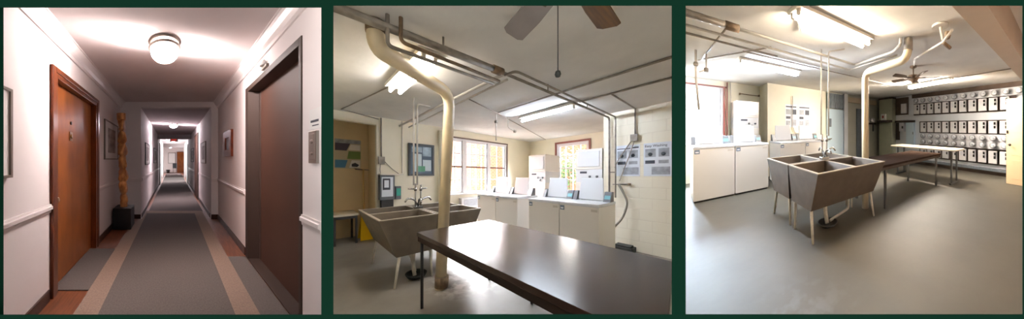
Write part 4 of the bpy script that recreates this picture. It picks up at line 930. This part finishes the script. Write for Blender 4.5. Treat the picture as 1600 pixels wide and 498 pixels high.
    t = thing('switch_box', 'small grey switch box under the dark cable tray', 'switch box', fr, (MW, 4.67, 1.27)); B().box(MW - .09, x1, 4.55, 4.79, 1.26, 1.62).build('enclosure', M['meter_panel'], t, bevel=.004); B().box(MW - .11, MW - .09, 4.60, 4.66, 1.38, 1.48).build('lever', M['black'], t)
    tag(B().box(MW - .06, x1, 4.81, 4.98, .9, 1.62).build('cable_riser', M['tray']), 'dark vertical cable riser left of the small grey switch box', 'cable riser')
    t = thing('tall_cabinet', 'tall sage green cabinet in the corner with a dark shelf band', 'cabinet', fr, (7.05, 5.35, 0))
    B().box(6.92, x1, 5.02, 5.72, .02, 2.64).build('body', M['sage'], t, bevel=.01); B().box(6.905, 6.92, 5.06, 5.68, .1, 1.6).build('door', M['sage'], t); B().box(6.90, x1, 5.0, 5.74, 2.64, 2.70).build('cornice', M['dark_band'], t)
    tag(B().box(6.78, 6.90, 4.99, 5.74, 1.64, 1.73).build('wall_shelf', M['tray']), 'dark narrow shelf across the sage green cabinet', 'shelf')
    t = thing('notice_box', 'white box with a red mark standing on the dark narrow shelf', 'box', fr, (6.84, 5.4, 1.73)); B().box(6.79, 6.89, 5.28, 5.52, 1.731, 2.0).build('box', M['paper'], t, bevel=.004); B().box(6.786, 6.79, 5.36, 5.45, 1.82, 1.93).build('mark', M['red_mark'], t)
    for a, lb in ((6.28, 'round white gas meter on the grey-green wall, left of two'), (6.62, 'round white gas meter on the grey-green wall next to the sage cabinet')):
        t = thing('gas_meter', lb, 'meter', fr, (a, J, 1.6)); B().lathe((a, J - .07, 1.74), [(.10, 0), (.11, -.03), (.10, -.10), (.06, -.12), (0, -.12)], 18, 'y').build('body', M['breaker'], t); B().tube([(a, J - .135, 1.65), (a, J - .135, 1.25)], .03, 8).build('pipe', M['dark_metal'], t)
    tag(B().box(6.1, 6.85, J - .10, J - .07, 1.55, 1.62).build('mounting_board', M['tray']), 'dark mounting strip under the two round gas meters', 'board')
    t = thing('locker', 'grey-green locker door with black handles in the recess beside the sage cabinet', 'locker', fr, (6.2, J, 0)); B().box(5.72, 6.02, J - .05, J - .001, .05, 2.2).build('side_door', M['slate'], t); dr = B().box(6.05, 6.75, J - .05, J - .001, .05, 2.4).build('door', M['grey_panel'], t, bevel=.006)
    for z in (.5, 1.1, 1.6): B().box(6.08, 6.11, J - .065, J - .05, z, z + .09).build('hinge', M['black'], dr)
    S(B().box(5.18, 6.90, J - .10, J, 2.42, 2.62), 'trim_21', M['lintel'])
    S(B().box(4.99, 5.18, J - .10, J, 0, C), 'trim_22', M['lav_wall'])
    t = thing('blue_door', 'pale blue door standing past the instruction posters behind the faucet', 'door', fr, (4.6, J, 0)); B().box(4.22, 4.97, J - .06, J - .001, .01, 2.10).build('door_leaf', M['blue_door'], t, bevel=.004); B().lathe((4.30, J - .06, 1.0), [(.03, 0), (.012, -.01), (.012, -.04), (.03, -.05), (0, -.07)], 12, 'y').build('door_knob', M['chrome'], t); B().box(4.26, 4.40, J - .07, J - .06, 1.45, 1.75).build('vent', M['slate'], t)
    mb = B(); K = 28
    pts = [(4.22 + .76 * i / K, J - .05 - .022 * math.sin(i * 1.9)) for i in range(K + 1)]
    mb.prism(pts + [(x, y + .012) for x, y in reversed(pts)], 2.13, 2.68, 'z'); tag(mb.build('drape', M['slate']), 'slate grey pleated drape hanging above the pale blue door', 'drape')
    # cream panelled door standing open on the right
    t = S(B().box(6.30, 6.345, .17, 1.04, .012, 2.165), 'door_4', M['door_cream'], bevel=.003)
    for z0, z1 in ((.15, .62), (.74, 1.18), (1.32, 2.02)):
        for b0, b1 in ((.27, .56), (.66, .94)):
            B().box(6.294, 6.30, b0, b1, z0, z1).build('door_panel', M['door_cream'], t, bevel=.004)
    B().lathe((6.30, .965, 1.0), [(.03, 0), (.012, -.01), (.012, -.045), (.032, -.055), (.0, -.075)], 12, 'x').build('door_knob', M['hinge'], t); B().box(6.29, 6.30, 1.0, 1.035, 1.28, 1.36).build('latch', M['hinge'], t)
tubs()

# =================================================================== light and camera
w = bpy.data.worlds.new('sky'); SC.world = w; w.use_nodes = True
def sky():
    # pale overcast sky, brighter beyond the building than behind the viewer, plus added low fill from below for the ceilings
    N, L = w.node_tree.nodes, w.node_tree.links; bg = N['Background']
    tc = N.new('ShaderNodeTexCoord'); sp = N.new('ShaderNodeSeparateXYZ'); L.new(tc.outputs['Generated'], sp.inputs[0])
    def ramp(sock, p0, c0, p1, c1):
        mr = N.new('ShaderNodeMapRange'); mr.inputs[1].default_value = -1; mr.inputs[2].default_value = 1
        r = N.new('ShaderNodeValToRGB'); e = r.color_ramp.elements
        e[0].position, e[0].color, e[1].position, e[1].color = p0, c0 + (1,), p1, c1 + (1,)
        L.new(sock, mr.inputs[0]); L.new(mr.outputs[0], r.inputs[0]); return r, mr
    near, _ = ramp(sp.outputs['Z'], .40, (LOW_FILL, LOW_FILL * .98, LOW_FILL * .95), .52, (SKY_NEAR,) * 3)
    far, m = ramp(sp.outputs['Y'], .45, (0, 0, 0), .62, (1, 1, 1))
    mx = N.new('ShaderNodeMix'); mx.data_type = 'RGBA'
    L.new(far.outputs[0], mx.inputs[0]); L.new(near.outputs[0], mx.inputs[6]); mx.inputs[7].default_value = (.93, .97, 1, 1)
    L.new(mx.outputs[2], bg.inputs[0]); bg.inputs[1].default_value = SKY_FAR
SKY_FAR, SKY_NEAR, LOW_FILL = 3.5, .40, .85
sky()
def daylight(fr, name, p, target, size, size_y, power, col):
    l = bpy.data.lights.new(name, 'AREA'); l.shape = 'RECTANGLE'; l.size = size; l.size_y = size_y; l.energy = power; l.color = col
    o = bpy.data.objects.new(name, l); COL.objects.link(o); o.location = fr.P(*p)
    d = fr.P(*target) - o.location; o.rotation_euler = d.to_track_quat('-Z', 'Y').to_euler()
daylight(WASH, 'courtyard_daylight', (4.6, 6.3, 4.3), (4.6, 8.2, 1.2), 6, 2, 450, (1, .93, .86))
daylight(WASH, 'window_daylight', (4.2, 7.2, 3.6), (3.4, 3.6, .4), 4, 2, 4000, (.95, .97, 1))
daylight(WASH, 'shrub_daylight', (8.2, 3.9, 3.4), (6.0, 3.5, .9), 3, 2, 600, (1, .97, .92))
daylight(TUBS, 'window_daylight', (.9, 8.0, 3.0), (1.0, 4.0, .4), 3, 2, 6000, (.70, .84, 1))

cd = bpy.data.cameras.new('camera'); co = bpy.data.objects.new('camera', cd); COL.objects.link(co)
co.location = (0, 0, 1.45); co.rotation_euler = (PI / 2, 0, 0)
cd.sensor_fit = 'HORIZONTAL'; cd.sensor_width = 36; cd.lens = 13.5; cd.clip_end = 300; cd.clip_start = .02
SC.camera = co
vs = SC.view_settings; SC.display_settings.display_device = 'sRGB'
vs.view_transform = 'Standard'; vs.look = 'None'; vs.exposure = .25; vs.gamma = 1; vs.use_curve_mapping = False
SC.cycles.use_denoising = True
SC.cycles.max_bounces = 10; SC.cycles.diffuse_bounces = 6
SC.cycles.sample_clamp_indirect = 8
